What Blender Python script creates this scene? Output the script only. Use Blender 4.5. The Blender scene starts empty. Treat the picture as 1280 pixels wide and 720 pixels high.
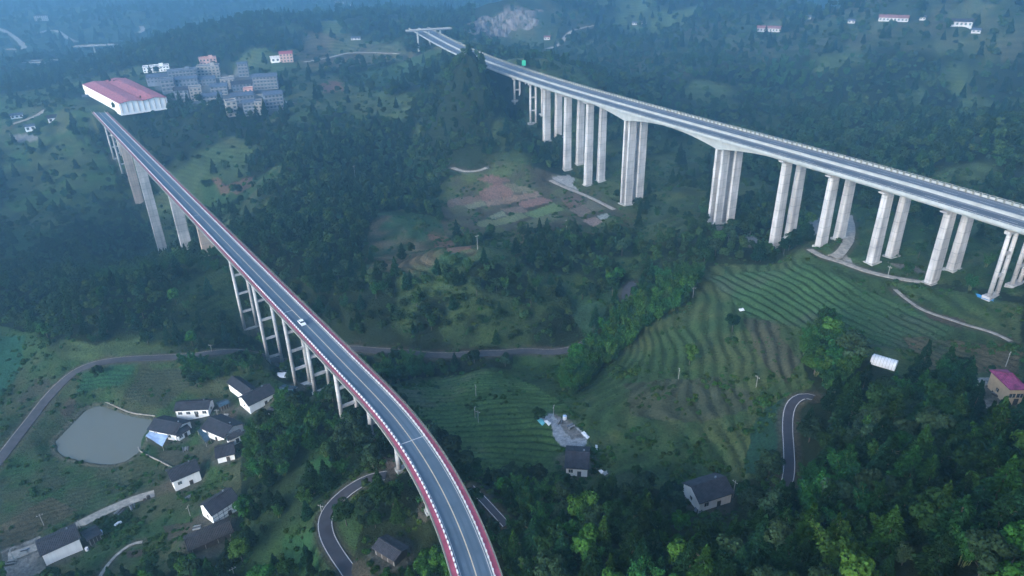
import bpy, math, random
import numpy as np
from mathutils import Vector, Matrix
R = math.radians
random.seed(7); RNG = np.random.default_rng(11)
SC = bpy.context.scene
COL = SC.collection

# ------------------------------------------------------------------ camera, light, exposure
FPX, CAMZ = 870.0, 200.0
VX, VY = 679.0, 2089.0
TH = math.atan(FPX / math.hypot(VX - 640, VY - 360))
ROLL = math.atan2(VX - 640, VY - 360)
def ray(px, py):
    u, v = px - 640.0, 360.0 - py
    c, s = math.cos(ROLL), math.sin(ROLL)
    a, b = u * c + v * s, -u * s + v * c
    return np.array([a, FPX * math.cos(TH) + b * math.sin(TH), -FPX * math.sin(TH) + b * math.cos(TH)])
cam_d = bpy.data.cameras.new('camera'); cam = bpy.data.objects.new('camera', cam_d); COL.objects.link(cam)
cam_d.sensor_width = 36.0; cam_d.lens = 36.0 * FPX / 1280.0; cam_d.clip_start = 1.0; cam_d.clip_end = 30000.0
o_ = ray(640, 360); rx = ray(641, 360) - o_; ry = ray(640, 359) - o_; rz = -o_ / np.linalg.norm(o_)
rx /= np.linalg.norm(rx); ry /= np.linalg.norm(ry)
cam.matrix_world = Matrix(((rx[0], ry[0], rz[0], 0), (rx[1], ry[1], rz[1], 0), (rx[2], ry[2], rz[2], CAMZ), (0, 0, 0, 1)))
SC.camera = cam

SUN_EL, SUN_AZ = 18.0, 218.0          # azimuth clockwise from +Y (north): behind and to the left of the camera
W = bpy.data.worlds.new('World'); SC.world = W; W.use_nodes = True
nt = W.node_tree; nt.nodes.clear()
sky = nt.nodes.new('ShaderNodeTexSky'); sky.sky_type = 'NISHITA'; sky.sun_disc = False
sky.sun_elevation = R(SUN_EL); sky.sun_rotation = R(SUN_AZ); sky.air_density = 1.0; sky.dust_density = 3.0; sky.ozone_density = 2.0
hs = nt.nodes.new('ShaderNodeHueSaturation'); hs.inputs['Saturation'].default_value = 1.02
bgn = nt.nodes.new('ShaderNodeBackground'); bgn.inputs['Strength'].default_value = 0.12
wo = nt.nodes.new('ShaderNodeOutputWorld')
nt.links.new(sky.outputs[0], hs.inputs['Color']); nt.links.new(hs.outputs[0], bgn.inputs['Color']); nt.links.new(bgn.outputs[0], wo.inputs['Surface'])
sl = bpy.data.lights.new('sun', 'SUN'); sl.energy = 1.15; sl.angle = R(30); sl.color = (1.0, 0.95, 0.92)
so = bpy.data.objects.new('sun', sl); COL.objects.link(so)
sd = Vector((math.sin(R(SUN_AZ)) * math.cos(R(SUN_EL)), math.cos(R(SUN_AZ)) * math.cos(R(SUN_EL)), math.sin(R(SUN_EL))))
so.rotation_euler = sd.to_track_quat('Z', 'Y').to_euler(); so.location = (0, 0, 400)
SC.view_settings.view_transform = 'Standard'; SC.view_settings.look = 'None'; SC.view_settings.gamma = 1.0
SC.view_settings.exposure = 2.2
SC.cycles.max_bounces = 4; SC.cycles.diffuse_bounces = 1; SC.cycles.glossy_bounces = 2; SC.cycles.transmission_bounces = 2
SC.cycles.volume_bounces = 1; SC.cycles.transparent_max_bounces = 4
SC.cycles.use_denoising = True
SC.cycles.use_adaptive_sampling = True; SC.cycles.adaptive_threshold = 0.02

HAZE_DENS = 0.00050
HAZE_COL = (0.34, 0.70, 1.0)

# ------------------------------------------------------------------ helpers
def tag(o, label=None, cat=None, group=None, kind=None):
    if label: o['label'] = label
    if cat: o['category'] = cat
    if group: o['group'] = group
    if kind: o['kind'] = kind
    return o
def empty(name, loc=(0, 0, 0), rz=0.0):
    o = bpy.data.objects.new(name, None); COL.objects.link(o); o.location = loc; o.rotation_euler = (0, 0, rz); o.empty_display_size = .5
    return o
class MB:
    def __init__(s): s.v = []; s.f = []
    def add(s, vs, fs):
        n = len(s.v); s.v += [tuple(map(float, v)) for v in vs]; s.f += [tuple(i + n for i in f) for f in fs]; return s
    def box(s, c, d, rz=0.0):
        cx, cy, cz = c; a, b, h = d[0] / 2, d[1] / 2, d[2] / 2; co, si = math.cos(rz), math.sin(rz)
        vs = []
        for z in (-h, h):
            for x, y in ((-a, -b), (a, -b), (a, b), (-a, b)): vs.append((cx + x * co - y * si, cy + x * si + y * co, cz + z))
        return s.add(vs, [(3, 2, 1, 0), (4, 5, 6, 7), (0, 1, 5, 4), (1, 2, 6, 5), (2, 3, 7, 6), (3, 0, 4, 7)])
    def bar(s, p, q, w, h=None):
        p, q = Vector(p), Vector(q); h = h or w; d = (q - p).normalized()
        up = Vector((0, 0, 1)) if abs(d.z) < .95 else Vector((1, 0, 0)); a = d.cross(up).normalized() * w / 2; b = a.cross(d).normalized() * h / 2
        vs = [p - a - b, p + a - b, p + a + b, p - a + b, q - a - b, q + a - b, q + a + b, q - a + b]
        return s.add(vs, [(0, 1, 2, 3), (7, 6, 5, 4), (4, 5, 1, 0), (5, 6, 2, 1), (6, 7, 3, 2), (7, 4, 0, 3)])
    def cyl(s, p, q, r0, r1, n=10, cap=True):
        p, q = Vector(p), Vector(q); d = (q - p).normalized(); up = Vector((0, 0, 1)) if abs(d.z) < .95 else Vector((1, 0, 0))
        a = d.cross(up).normalized(); b = d.cross(a).normalized(); vs = []
        for c, r in ((p, r0), (q, r1)):
            for k in range(n): t = 2 * math.pi * k / n; vs.append(c + a * math.cos(t) * r + b * math.sin(t) * r)
        fs = [(k, (k + 1) % n, n + (k + 1) % n, n + k) for k in range(n)]
        if cap: fs += [tuple(range(n))[::-1], tuple(range(n, 2 * n))]
        return s.add(vs, fs)
    def mesh(s, name, m, smooth=False):
        me = bpy.data.meshes.new(name); me.from_pydata(s.v, [], s.f); me.materials.append(m)
        if smooth: me.shade_smooth()
        me.update(); return me
    def build(s, name, m, parent=None, smooth=False):
        o = bpy.data.objects.new(name, s.mesh(name, m, smooth)); COL.objects.link(o)
        if parent: o.parent = parent
        return o
def copy_tree(o, parent=None):
    c = o.copy(); COL.objects.link(c); c.parent = parent
    for ch in o.children: copy_tree(ch, c)
    return c
def np_mesh(name, V, F, mat):
    me = bpy.data.meshes.new(name); V = np.asarray(V, np.float32); F = np.asarray(F, np.int32); k = F.shape[1]
    me.vertices.add(len(V)); me.vertices.foreach_set('co', V.ravel())
    me.loops.add(F.size); me.loops.foreach_set('vertex_index', F.ravel())
    me.polygons.add(len(F)); me.polygons.foreach_set('loop_start', np.arange(0, F.size, k, dtype=np.int32)); me.polygons.foreach_set('loop_total', np.full(len(F), k, np.int32))
    me.update(calc_edges=True); me.materials.append(mat); return me

# ------------------------------------------------------------------ materials
def newmat(name):
    m = bpy.data.materials.new(name); m.use_nodes = True; t = m.node_tree; t.nodes.clear()
    out = t.nodes.new('ShaderNodeOutputMaterial'); return m, t, out
def mat(name, col, rough=.85, var=.25, scale=.5, bump=0., streak=False, metal=0., spec=.3, dark=None):
    m, t, out = newmat(name)
    b = t.nodes.new('ShaderNodeBsdfPrincipled'); b.inputs['Roughness'].default_value = rough; b.inputs['Metallic'].default_value = metal
    b.inputs['Specular IOR Level'].default_value = spec
    g = t.nodes.new('ShaderNodeNewGeometry'); mp = t.nodes.new('ShaderNodeMapping')
    mp.inputs['Scale'].default_value = (scale * 2.2, scale * 2.2, scale * .12) if streak else (scale,) * 3
    n = t.nodes.new('ShaderNodeTexNoise'); n.inputs['Scale'].default_value = 1.0; n.inputs['Detail'].default_value = 6; n.inputs['Roughness'].default_value = .65
    t.links.new(g.outputs['Position'], mp.inputs['Vector']); t.links.new(mp.outputs[0], n.inputs['Vector'])
    r = t.nodes.new('ShaderNodeValToRGB'); d = dark or tuple(c * (1 - 1.6 * var) for c in col)
    r.color_ramp.elements[0].position = .3; r.color_ramp.elements[1].position = .68
    r.color_ramp.elements[0].color = (*[max(0, x) for x in d], 1); r.color_ramp.elements[1].color = (*[min(1, c * (1 + var * .6)) for c in col], 1)
    t.links.new(n.outputs['Fac'], r.inputs['Fac']); t.links.new(r.outputs[0], b.inputs['Base Color'])
    if bump:
        bp = t.nodes.new('ShaderNodeBump'); bp.inputs['Strength'].default_value = bump; bp.inputs['Distance'].default_value = .1
        n2 = t.nodes.new('ShaderNodeTexNoise'); n2.inputs['Scale'].default_value = 6; n2.inputs['Detail'].default_value = 4
        t.links.new(g.outputs['Position'], n2.inputs['Vector']); t.links.new(n2.outputs['Fac'], bp.inputs['Height']); t.links.new(bp.outputs[0], b.inputs['Normal'])
    t.links.new(b.outputs[0], out.inputs['Surface']); return m
def roofmat(name, col, pitch=.5):
    m = mat(name, col, .8, .45, .7)
    t = m.node_tree; b = [n for n in t.nodes if n.type == 'BSDF_PRINCIPLED'][0]
    tc = t.nodes.new('ShaderNodeTexCoord'); w = t.nodes.new('ShaderNodeTexWave'); w.wave_type = 'BANDS'; w.bands_direction = 'X'; w.inputs['Scale'].default_value = .32 / pitch
    t.links.new(tc.outputs['Object'], w.inputs['Vector'])
    bp = t.nodes.new('ShaderNodeBump'); bp.inputs['Strength'].default_value = .8; bp.inputs['Distance'].default_value = .12
    t.links.new(w.outputs['Fac'], bp.inputs['Height']); t.links.new(bp.outputs[0], b.inputs['Normal']); return m
def leafmat(name, base, varh=.04, varv=.5):
    m, t, out = newmat(name)
    oi = t.nodes.new('ShaderNodeObjectInfo')
    at = t.nodes.new('ShaderNodeAttribute'); at.attribute_name = 'tone'
    mul = t.nodes.new('ShaderNodeMix'); mul.data_type = 'RGBA'; mul.blend_type = 'MULTIPLY'; mul.inputs[0].default_value = 1
    rgb = t.nodes.new('ShaderNodeRGB'); rgb.outputs[0].default_value = (*base, 1)
    t.links.new(rgb.outputs[0], mul.inputs[6]); t.links.new(oi.outputs['Color'], mul.inputs[7])
    h = t.nodes.new('ShaderNodeHueSaturation')
    mr = t.nodes.new('ShaderNodeMapRange'); mr.inputs[3].default_value = .5 - varh; mr.inputs[4].default_value = .5 + varh * .6
    t.links.new(oi.outputs['Random'], mr.inputs[0]); t.links.new(mr.outputs[0], h.inputs['Hue'])
    ma = t.nodes.new('ShaderNodeMath'); ma.operation = 'MULTIPLY'; ma.inputs[1].default_value = 7.13; fr = t.nodes.new('ShaderNodeMath'); fr.operation = 'FRACT'
    t.links.new(oi.outputs['Random'], ma.inputs[0]); t.links.new(ma.outputs[0], fr.inputs[0])
    mr2 = t.nodes.new('ShaderNodeMapRange'); mr2.inputs[3].default_value = 1 - varv * .75; mr2.inputs[4].default_value = 1 + varv
    t.links.new(fr.outputs[0], mr2.inputs[0])
    mm = t.nodes.new('ShaderNodeMath'); mm.operation = 'MULTIPLY'; t.links.new(mr2.outputs[0], mm.inputs[0]); t.links.new(at.outputs['Fac'], mm.inputs[1])
    t.links.new(mm.outputs[0], h.inputs['Value']); t.links.new(mul.outputs[2], h.inputs['Color'])
    d = t.nodes.new('ShaderNodeBsdfDiffuse'); tr = t.nodes.new('ShaderNodeBsdfTranslucent'); mx = t.nodes.new('ShaderNodeMixShader'); mx.inputs[0].default_value = .08
    t.links.new(h.outputs[0], d.inputs['Color']); t.links.new(h.outputs[0], tr.inputs['Color'])
    t.links.new(d.outputs[0], mx.inputs[1]); t.links.new(tr.outputs[0], mx.inputs[2]); t.links.new(mx.outputs[0], out.inputs['Surface']); return m
M = dict(
    concrete=mat('concrete', (.43, .43, .445), .9, .22, .35, .15, streak=True),
    concrete_warm=mat('concrete_warm', (.42, .345, .30), .9, .2, .35, .15, streak=True),
    deckside=mat('deck_concrete', (.33, .34, .34), .9, .2, .3),
    parapet=mat('parapet_concrete', (.30, .325, .335), .85, .15, .3),
    bridge_asphalt=mat('worn_bridge_asphalt', (.074, .110, .150), .9, .16, .12),
    exp_asphalt=mat('expressway_asphalt', (.080, .096, .116), .85, .2, .08),
    shoulder=mat('pale_shoulder', (.13, .145, .165), .85, .15, .1),
    asphalt=mat('lane_asphalt', (.034, .034, .046), .85, .2, .4),
    oldroad=mat('old_asphalt', (.06, .058, .068), .9, .3, .4),
    path=mat('pale_concrete_path', (.30, .28, .25), .9, .35, .6),
    pink=mat('red_footway', (.36, .075, .12), .8, .2, .35),
    rail=mat('white_rail_paint', (.55, .55, .58), .5, .1, 1),
    outer=mat('grey_green_rail', (.16, .17, .15), .7, .2, 1),
    white_line=mat('white_marking', (.40, .41, .42), .7, .15, 1),
    yellow_line=mat('pale_yellow_marking', (.52, .44, .30), .7, .15, 1),
    wall_dull=mat('dull_white_render', (.42, .44, .46), .85, .2, .4), dullred=mat('hazed_red_roof', (.20, .10, .10), .85, .2, .6), wall=mat('white_render', (.84, .85, .86), .85, .08, .4, streak=True),  # wall_dull: dimmer white for far houses; dullred: haze put into the roof colour
    wall_beige=mat('beige_render', (.32, .30, .28), .85, .15, .4, streak=True),
    wall_grey=mat('grey_render', (.15, .18, .23), .85, .25, .3, streak=True),
    wall_pink=mat('pink_render', (.55, .36, .32), .85, .15, .4),
    wall_cream=mat('cream_render', (.58, .47, .33), .85, .15, .4),
    wood=mat('dark_timber', (.06, .05, .045), .9, .3, 1),
    glass=mat('dark_window', (.04, .05, .06), .25, .1, 1, spec=.5),
    slate=roofmat('dark_slate_tiles', (.026, .027, .040)), slate2=roofmat('grey_slate_tiles', (.036, .037, .05)),
    bluetin=roofmat('blue_tin', (.035, .08, .13), .3), redroof=roofmat('faded_red_sheet_roof', (.42, .13, .15), 1.2),
    bluegreyroof=roofmat('blue_grey_roof', (.075, .10, .15)), purple=roofmat('purple_tiles', (.26, .05, .14)),
    darkred=mat('dark_red_seam', (.25, .06, .07), .8, .15, 1),
    tarp_white=mat('white_tarp', (.66, .68, .72), .5, .12, .8, .3), tarp_blue=mat('pale_blue_tarp', (.36, .48, .68), .5, .15, .7, .4),
    tarp_teal=mat('teal_tarp', (.12, .42, .50), .5, .15, 1), tarp_deep=mat('blue_sheeting', (.04, .22, .50), .5, .2, 1),
    car=mat('white_car_paint', (.78, .80, .82), .25, .02, 1, spec=.6), tyre=mat('tyre_rubber', (.02, .02, .02), .8, .1, 3),
    lamp=mat('car_lamp_glass', (.5, .1, .08), .2, .1, 3), sign_green=mat('green_sign', (.03, .35, .20), .5, .05, 1), sign_white=mat('white_sign', (.75, .77, .76), .5, .05, 1),
    pole=mat('pole_concrete', (.26, .27, .27), .8, .1, 1), bark=mat('bark', (.07, .055, .045), .95, .3, 2), culm=mat('bamboo_culm', (.11, .14, .05), .6, .2, 2),
    cedar=leafmat('cedar_foliage', (.015, .036, .010), .025, .4), broad=leafmat('broadleaf_foliage', (.021, .043, .013), .03, .55), bamboo=leafmat('bamboo_foliage', (.026, .068, .020), .02, .3),
    shrub=leafmat('shrub_foliage', (.026, .060, .014), .04, .45), track=mat('polished_asphalt', (.060, .092, .128), .85, .1, .1), track2=mat('polished_expressway_asphalt', (.064, .078, .096), .85, .1, .1), worn=mat('worn_pale_asphalt', (.105, .125, .15), .85, .15, .08), rock=mat('bare_rock', (.135, .12, .12), .95, .5, .12, .8, dark=(.03, .036, .03)), redlamp=mat('red_vehicle', (.6, .03, .05), .4, .1, 1),
)
for k_ in ('concrete', 'concrete_warm'):
    t = M[k_].node_tree; b = [n for n in t.nodes if n.type == 'BSDF_PRINCIPLED'][0]; src = b.inputs['Base Color'].links[0].from_socket
    g = t.nodes.new('ShaderNodeNewGeometry'); sx = t.nodes.new('ShaderNodeSeparateXYZ'); t.links.new(g.outputs['Position'], sx.inputs[0])
    m1 = t.nodes.new('ShaderNodeMath'); m1.operation = 'MULTIPLY'; m1.inputs[1].default_value = 1 / 4.5; m2 = t.nodes.new('ShaderNodeMath'); m2.operation = 'FRACT'; m3 = t.nodes.new('ShaderNodeMath'); m3.operation = 'LESS_THAN'; m3.inputs[1].default_value = .07
    t.links.new(sx.outputs['Z'], m1.inputs[0]); t.links.new(m1.outputs[0], m2.inputs[0]); t.links.new(m2.outputs[0], m3.inputs[0])
    n2 = t.nodes.new('ShaderNodeTexNoise'); n2.inputs['Scale'].default_value = .12; n2.inputs['Detail'].default_value = 5; t.links.new(g.outputs['Position'], n2.inputs['Vector'])
    mr = t.nodes.new('ShaderNodeMapRange'); mr.inputs[1].default_value = .35; mr.inputs[2].default_value = .65; mr.inputs[3].default_value = .72; mr.inputs[4].default_value = 1.08; t.links.new(n2.outputs['Fac'], mr.inputs[0])
    m4 = t.nodes.new('ShaderNodeMath'); m4.operation = 'MULTIPLY_ADD'; m4.inputs[1].default_value = -.22; t.links.new(m3.outputs[0], m4.inputs[0]); t.links.new(mr.outputs[0], m4.inputs[2])
    vm = t.nodes.new('ShaderNodeVectorMath'); vm.operation = 'SCALE'; t.links.new(src, vm.inputs[0]); t.links.new(m4.outputs[0], vm.inputs['Scale']); t.links.new(vm.outputs[0], b.inputs['Base Color'])
# pond water
m, t, out = newmat('pond_water'); b = t.nodes.new('ShaderNodeBsdfPrincipled'); b.inputs['Base Color'].default_value = (.12, .122, .10, 1); b.inputs['Specular IOR Level'].default_value = .3; b.inputs['Roughness'].default_value = .16
n = t.nodes.new('ShaderNodeTexNoise'); n.inputs['Scale'].default_value = 1.5; n.inputs['Detail'].default_value = 3; bp = t.nodes.new('ShaderNodeBump'); bp.inputs['Strength'].default_value = .25
tc = t.nodes.new('ShaderNodeNewGeometry'); t.links.new(tc.outputs['Position'], n.inputs['Vector']); t.links.new(n.outputs['Fac'], bp.inputs['Height']); t.links.new(bp.outputs[0], b.inputs['Normal'])
t.links.new(b.outputs[0], out.inputs['Surface']); M['water'] = m

# ------------------------------------------------------------------ value noise (numpy)
def _hash(ix, iy, seed):
    h = (ix.astype(np.int64) * 374761393 + iy.astype(np.int64) * 668265263 + seed * 1442695041) & 0xffffffff
    h = ((h ^ (h >> 13)) * 1274126177) & 0xffffffff; h = h ^ (h >> 16); return (h & 0xffff) / 65535.0
def vnoise(x, y, seed=0):
    x = np.asarray(x, float); y = np.asarray(y, float); ix = np.floor(x); iy = np.floor(y); fx = x - ix; fy = y - iy
    fx = fx * fx * (3 - 2 * fx); fy = fy * fy * (3 - 2 * fy)
    a = _hash(ix, iy, seed); b = _hash(ix + 1, iy, seed); c = _hash(ix, iy + 1, seed); d = _hash(ix + 1, iy + 1, seed)
    return (a * (1 - fx) + b * fx) * (1 - fy) + (c * (1 - fx) + d * fx) * fy
def fbm(x, y, seed=0, o=4):
    s = 0; a = .5; n = 0
    for k in range(o): s = s + a * vnoise(x * 2 ** k, y * 2 ** k, seed + k * 17); n += a; a *= .5
    return s / n * 2 - 1

# ------------------------------------------------------------------ curved viaduct alignment (fixes the ground at its piers)
def at_depth(px, py, d):
    r = ray(px, py); return r[:2] * (-d / r[2])
def smoothpath(P, step=2.0, it=2):
    P = np.array(P, float)
    for _ in range(it):
        Q = [P[0]]
        for a, b in zip(P[:-1], P[1:]): Q += [a * .75 + b * .25, a * .25 + b * .75]
        Q.append(P[-1]); P = np.array(Q)
    s = np.r_[0, np.cumsum(np.hypot(*(np.diff(P[:, :2], axis=0).T)))]; n = max(2, int(s[-1] / step)); u = np.linspace(0, s[-1], n + 1)
    return np.stack([np.interp(u, s, P[:, k]) for k in range(P.shape[1])], 1)
def smooth1(z, k):
    zp = np.r_[np.full(k, z[0]), z, np.full(k, z[-1])]; return np.convolve(zp, np.ones(2 * k + 1) / (2 * k + 1), 'valid')
def sst(a, b, x): t = np.clip((x - a) / (b - a), 0, 1); return t * t * (3 - 2 * t)

LB_Z, RB_Z = CAMZ - 138.0, CAMZ - 96.0       # road surface heights
C1 = [(135,155),(159,180),(210,225),(257,277),(312,332),(340,360),(402,427),(460,485),(507.5,540),(542,592),(570,645),(583,680),(595,720)]
Wl = np.array([at_depth(a, b, 138.0) for a, b in C1]); pl = None
LBK = np.array([(-50.2 - .722 * (y - 199.5), y) for y in (760, 640, 520, 400, 300, 240, 210)] + [tuple(Wl[k][:2]) for k in (7, 8, 9, 10, 11, 12)] + [(Wl[12][0] + 5.5, 95), (Wl[12][0] + 6, 60), (Wl[12][0] + 2, 40)])[::-1]
pl = np.polyfit(LBK[:9, 1], LBK[:9, 0], 4); yj = 215.0
yy = np.linspace(at_depth(113, 134, 138)[1], 44, 400); _lin = -50.2 - .722 * (yy - 199.5); _pol = np.polyval(pl, yy); _k = sst(180, 225, yy); LBP = np.stack([_lin * _k + _pol * (1 - _k), yy, np.full(400, LB_Z)], 1); LBP[:, 0] = smooth1(LBP[:, 0], 8); LBP = smoothpath(LBP[4:-4], 2.0, 0)

def az_hit(P, px, py):
    r_ = ray(px, py); cr = P[:, 0] * r_[1] - P[:, 1] * r_[0]; k = np.where(np.diff(np.sign(cr)) != 0)[0]
    return int(k[0]) if len(k) else int(np.argmin(abs(cr)))
# column foot in the photograph, kind, is the foot visible
LPIERS = [((148,198),'portal',1),((158,214),'portal',1),((174,250),'warm',1),((206,320),'wall',1),((236,317),'wall',1),((263,322),'warm',0),((315,411),'portal',1),((349,468),'portal',1),((379.5,480),'portal',1),((405,487),'portal',1),((440,526),'portal',1),((477,546),'portal',0),((513,592),'portal',0),((551,660),'portal',0)]
PIERCTRL = []
for (q_, k_, v_) in LPIERS:
    if v_:
        i_ = az_hit(LBP, *q_); D_ = math.hypot(LBP[i_, 0], LBP[i_, 1]); r_ = ray(*q_); PIERCTRL.append((math.atan2(r_[0], r_[1]), math.log(D_), r_[2] / math.hypot(r_[0], r_[1]) * D_))
# ------------------------------------------------------------------ terrain heights (fitted through surveyed points)
# (image x, image y, metres below the camera) of places on the ground
CTRL = [(0,700,185),(80,680,185),(230,620,185),(0,600,185),(130,540,186),(180,580,186),(270,540,184),(300,490,182),(230,510,184),(90,470,181),(0,560,183),(200,450,180),(330,445,180),
(400,500,177),(350,580,170),(400,545,166),(465,545,155),(505,590,151),(545,660,149),(300,650,172),(200,705,182),(380,700,164),(410,655,158),(440,720,158),(440,610,157),
(485,680,155),(560,715,152),(600,615,152),(640,660,152),(680,690,148),(700,715,142),(760,650,147),(800,600,155),(888,620,155),(850,690,136),(950,650,139),(990,600,142),(1000,495,141),(990,540,142),
(720,560,162),(680,520,163),(1100,560,121),(1280,560,108),(1200,650,98),(1280,715,90),(1050,700,108),(950,715,121),(1060,610,119),(1100,455,128),(1060,470,131),(1160,475,127),(1262,490,124),(1225,495,124),
(1100,380,134),(1200,420,129),(1280,410,124),(1250,373,124.8),(1165,352,128.6),(1091,331,131.3),(1028,309,131.5),(1113,320,131),(968,317,143),(1000,400,140),(930,380,146),(900,450,150),(850,500,155),(800,540,158),
(830,400,156),(782,362,163),(775,375,164),(730,432,174),(690,440,177),(650,440,178),(560,447,179),(450,440,180),(600,480,173),(560,520,168),(620,560,164),(640,600,160),(560,560,161),(510,490,171),
(450,400,167),(520,375,158),(600,370,155),(680,385,164),(400,370,165),(640,300,161),(560,300,161),(640,250,160),(560,250,160),(740,275,158),(500,325,158),(500,280,156),(700,225,154),(690,184,140),(709,215,152),
(734,236,156),(785,270,157),(895,287,142),(646,123,114),(666,151,127),(90,350,176),(200,385,168),(250,370,167),(100,400,172),(0,370,176),
(0,420,179),(30,300,190),(100,290,196),(40,230,183),(110,220,178),(0,200,170),(40,150,150),(0,120,146),(60,165,155),(130,160,150),(116,137,139),(260,200,164),(330,230,162),(300,280,178),(400,260,160),
(400,190,150),(300,170,149),(430,140,139),(250,150,141),(380,110,129),(280,112,132),(200,110,135),(330,130,134),(150,128,138),(120,110,137),(450,75,122),(400,75,122),(330,60,117),(330,28,92),(290,35,98),(380,45,110),
(200,62,114),(210,52,108),(160,70,125),(100,75,158),(60,90,148),(60,72,168),(20,80,152),(150,52,155),(30,50,150),(60,30,135),(0,20,130),(150,20,130),(0,0,128),(200,0,125),(250,15,130),(400,4,128),(450,26,98),(440,55,116),
(500,50,113),(540,62,109),(500,12,130),(560,12,128),(555,52,99),(525,38,98),(588,79.5,84),(573,86,92),(602,88,96),(560,112,112),(590,120,105),(540,150,133),(600,165,126),(565,170,136),(635,165,140),(520,200,155),(590,210,147),(450,110,130),(500,95,124),(612,80,99),
(640,43,112),(640,12,84),(600,44,108),(590,20,100),(680,46,114),(700,60,121),(690,5,88),(720,90,135),(830,230,155),(850,185,151),(900,150,146),(850,120,139),(800,80,127),(760,40,112),(850,30,108),(960,36,107),(1100,24,98),
(1200,30,100),(1270,30,100),(760,0,84),(900,0,80),(1100,0,74),(1279,0,74),(1000,100,135),(1000,150,144),(1100,100,127),(1200,100,124),(1280,100,120),(1200,172,126),(1280,165,117),(1280,235,126),(1100,205,139),(1000,230,149),
(930,230,152),(970,285,147),(860,262,154),(1150,262,133),(1230,310,126),(1060,285,134),(1280,335,122)]
AN = [(math.degrees(math.atan2(ray(590,60)[0], ray(590,60)[1])), 575, 95)]  # anchors outside the frame: azimuth deg, distance, depth
for azd in (-58, -48): AN += [(azd, 60, 170), (azd, 150, 184), (azd, 300, 182), (azd, 600, 165), (azd, 1000, 145), (azd, 1800, 110)]
for azd in (48, 58): AN += [(azd, 60, 110), (azd, 150, 100), (azd, 300, 118), (azd, 600, 118), (azd, 1000, 105), (azd, 1800, 60)]
for azd, q in ((-34, 172), (-15, 160), (0, 152), (15, 138), (34, 100)): AN += [(azd, 45, q), (azd, 75, q)]
for azd in (-50, -30, -10, 10, 30, 50): AN += [(azd, 2600, 75 if azd < 0 else 45), (azd, 4200, 0), (azd, 7000, -80)]
pts = []
for px, py, d in CTRL:
    r = ray(px, py); k = -d / r[2]; x, y = r[0] * k, r[1] * k; pts.append((math.atan2(x, y), math.log(math.hypot(x, y)), -d))
for a, D, d in AN: pts.append((R(a), math.log(D), -d))
pts += PIERCTRL
pts = np.array(pts); A_ = pts[:, :2] * np.array([1.0, 1.0]); Z_ = pts[:, 2]
def phi(r2): return .5 * r2 * np.log(np.maximum(r2, 1e-12))
def _r2(P, Q): return ((P[:, None, :] - Q[None, :, :]) ** 2).sum(-1)
nP = len(A_); K = phi(_r2(A_, A_)) + np.eye(nP) * 2e-6; L = np.c_[np.ones(nP), A_]
S_ = np.block([[K, L], [L.T, np.zeros((3, 3))]]); sol = np.linalg.solve(S_, np.r_[Z_, 0, 0, 0])
def rbf(az, ld):
    Q = np.c_[az.ravel(), ld.ravel()]; o = np.empty(len(Q))
    for i in range(0, len(Q), 20000):
        q = Q[i:i + 20000]; o[i:i + 20000] = phi(_r2(q, A_)) @ sol[:nP] + sol[nP] + q @ sol[nP + 1:]
    return o.reshape(az.shape)
AZ = np.r_[np.linspace(R(-60), R(-49), 30, endpoint=False), np.linspace(R(-49), R(-38), 90, endpoint=False), np.linspace(R(-38), R(38), 760, endpoint=False), np.linspace(R(38), R(49), 90, endpoint=False), np.linspace(R(49), R(60), 30)]
LD = np.r_[np.linspace(math.log(42), math.log(90), 60, endpoint=False), np.linspace(math.log(90), math.log(700), 520, endpoint=False), np.linspace(math.log(700), math.log(7000), 260)]
# coarse evaluation then bilinear-smooth up-sampling
ac = np.linspace(AZ[0], AZ[-1], 260); lc = np.linspace(LD[0], LD[-1], 260)
Hc = rbf(*np.meshgrid(ac, lc))
def grid_interp(G, xs, ys, x, y):
    i = np.clip((x - xs[0]) / (xs[1] - xs[0]), 0, len(xs) - 1.001); j = np.clip((y - ys[0]) / (ys[1] - ys[0]), 0, len(ys) - 1.001)
    i0 = i.astype(int); j0 = j.astype(int); fi = i - i0; fj = j - j0
    def cub(p0, p1, p2, p3, t): return p1 + .5 * t * (p2 - p0 + t * (2 * p0 - 5 * p1 + 4 * p2 - p3 + t * (3 * (p1 - p2) + p3 - p0)))
    rows = []
    for dj in (-1, 0, 1, 2):
        jj = np.clip(j0 + dj, 0, len(ys) - 1); c = [G[jj, np.clip(i0 + di, 0, len(xs) - 1)] for di in (-1, 0, 1, 2)]; rows.append(cub(*c, fi))
    return cub(*rows, fj)
AG, LG = np.meshgrid(AZ, LD); DG = np.exp(LG); XG = DG * np.sin(AG); YG = DG * np.cos(AG)
H = grid_interp(Hc, ac, lc, AG, LG) + CAMZ
def bump(px, py, D, rad, h, ell=1.0):
    global H
    rr_ = ray(px, py); u = rr_[:2] / np.hypot(*rr_[:2]); c = u * D; dx, dy = XG - c[0], YG - c[1]; al = dx * u[0] + dy * u[1]; ac_ = dx * u[1] - dy * u[0]
    H = H + h * np.exp(-((al / (rad * ell)) ** 2 + (ac_ / rad) ** 2))
for b_ in [(330,30,900,50,22),(268,40,880,34,-20),(398,40,930,34,-20),(588,79,548,24,4.5),(570,95,545,26,2),(606,95,545,18,4),(450,20,1010,60,10),(208,50,830,36,16),(600,350,330,24,6,.8),(540,345,340,20,4),(470,150,620,60,10),(400,190,520,40,8),(330,300,400,40,6),(150,340,360,30,6),(60,345,380,30,5),
    (900,90,760,60,14),(1010,110,700,40,-10),(1100,90,760,55,12),(1200,110,720,40,-10),(980,40,1150,80,20),(800,50,1000,50,-16),(1230,150,520,50,6),(760,305,330,18,5),(870,60,950,60,12),(1180,50,1000,70,12)]: bump(*b_)
H0 = H.copy()
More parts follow.
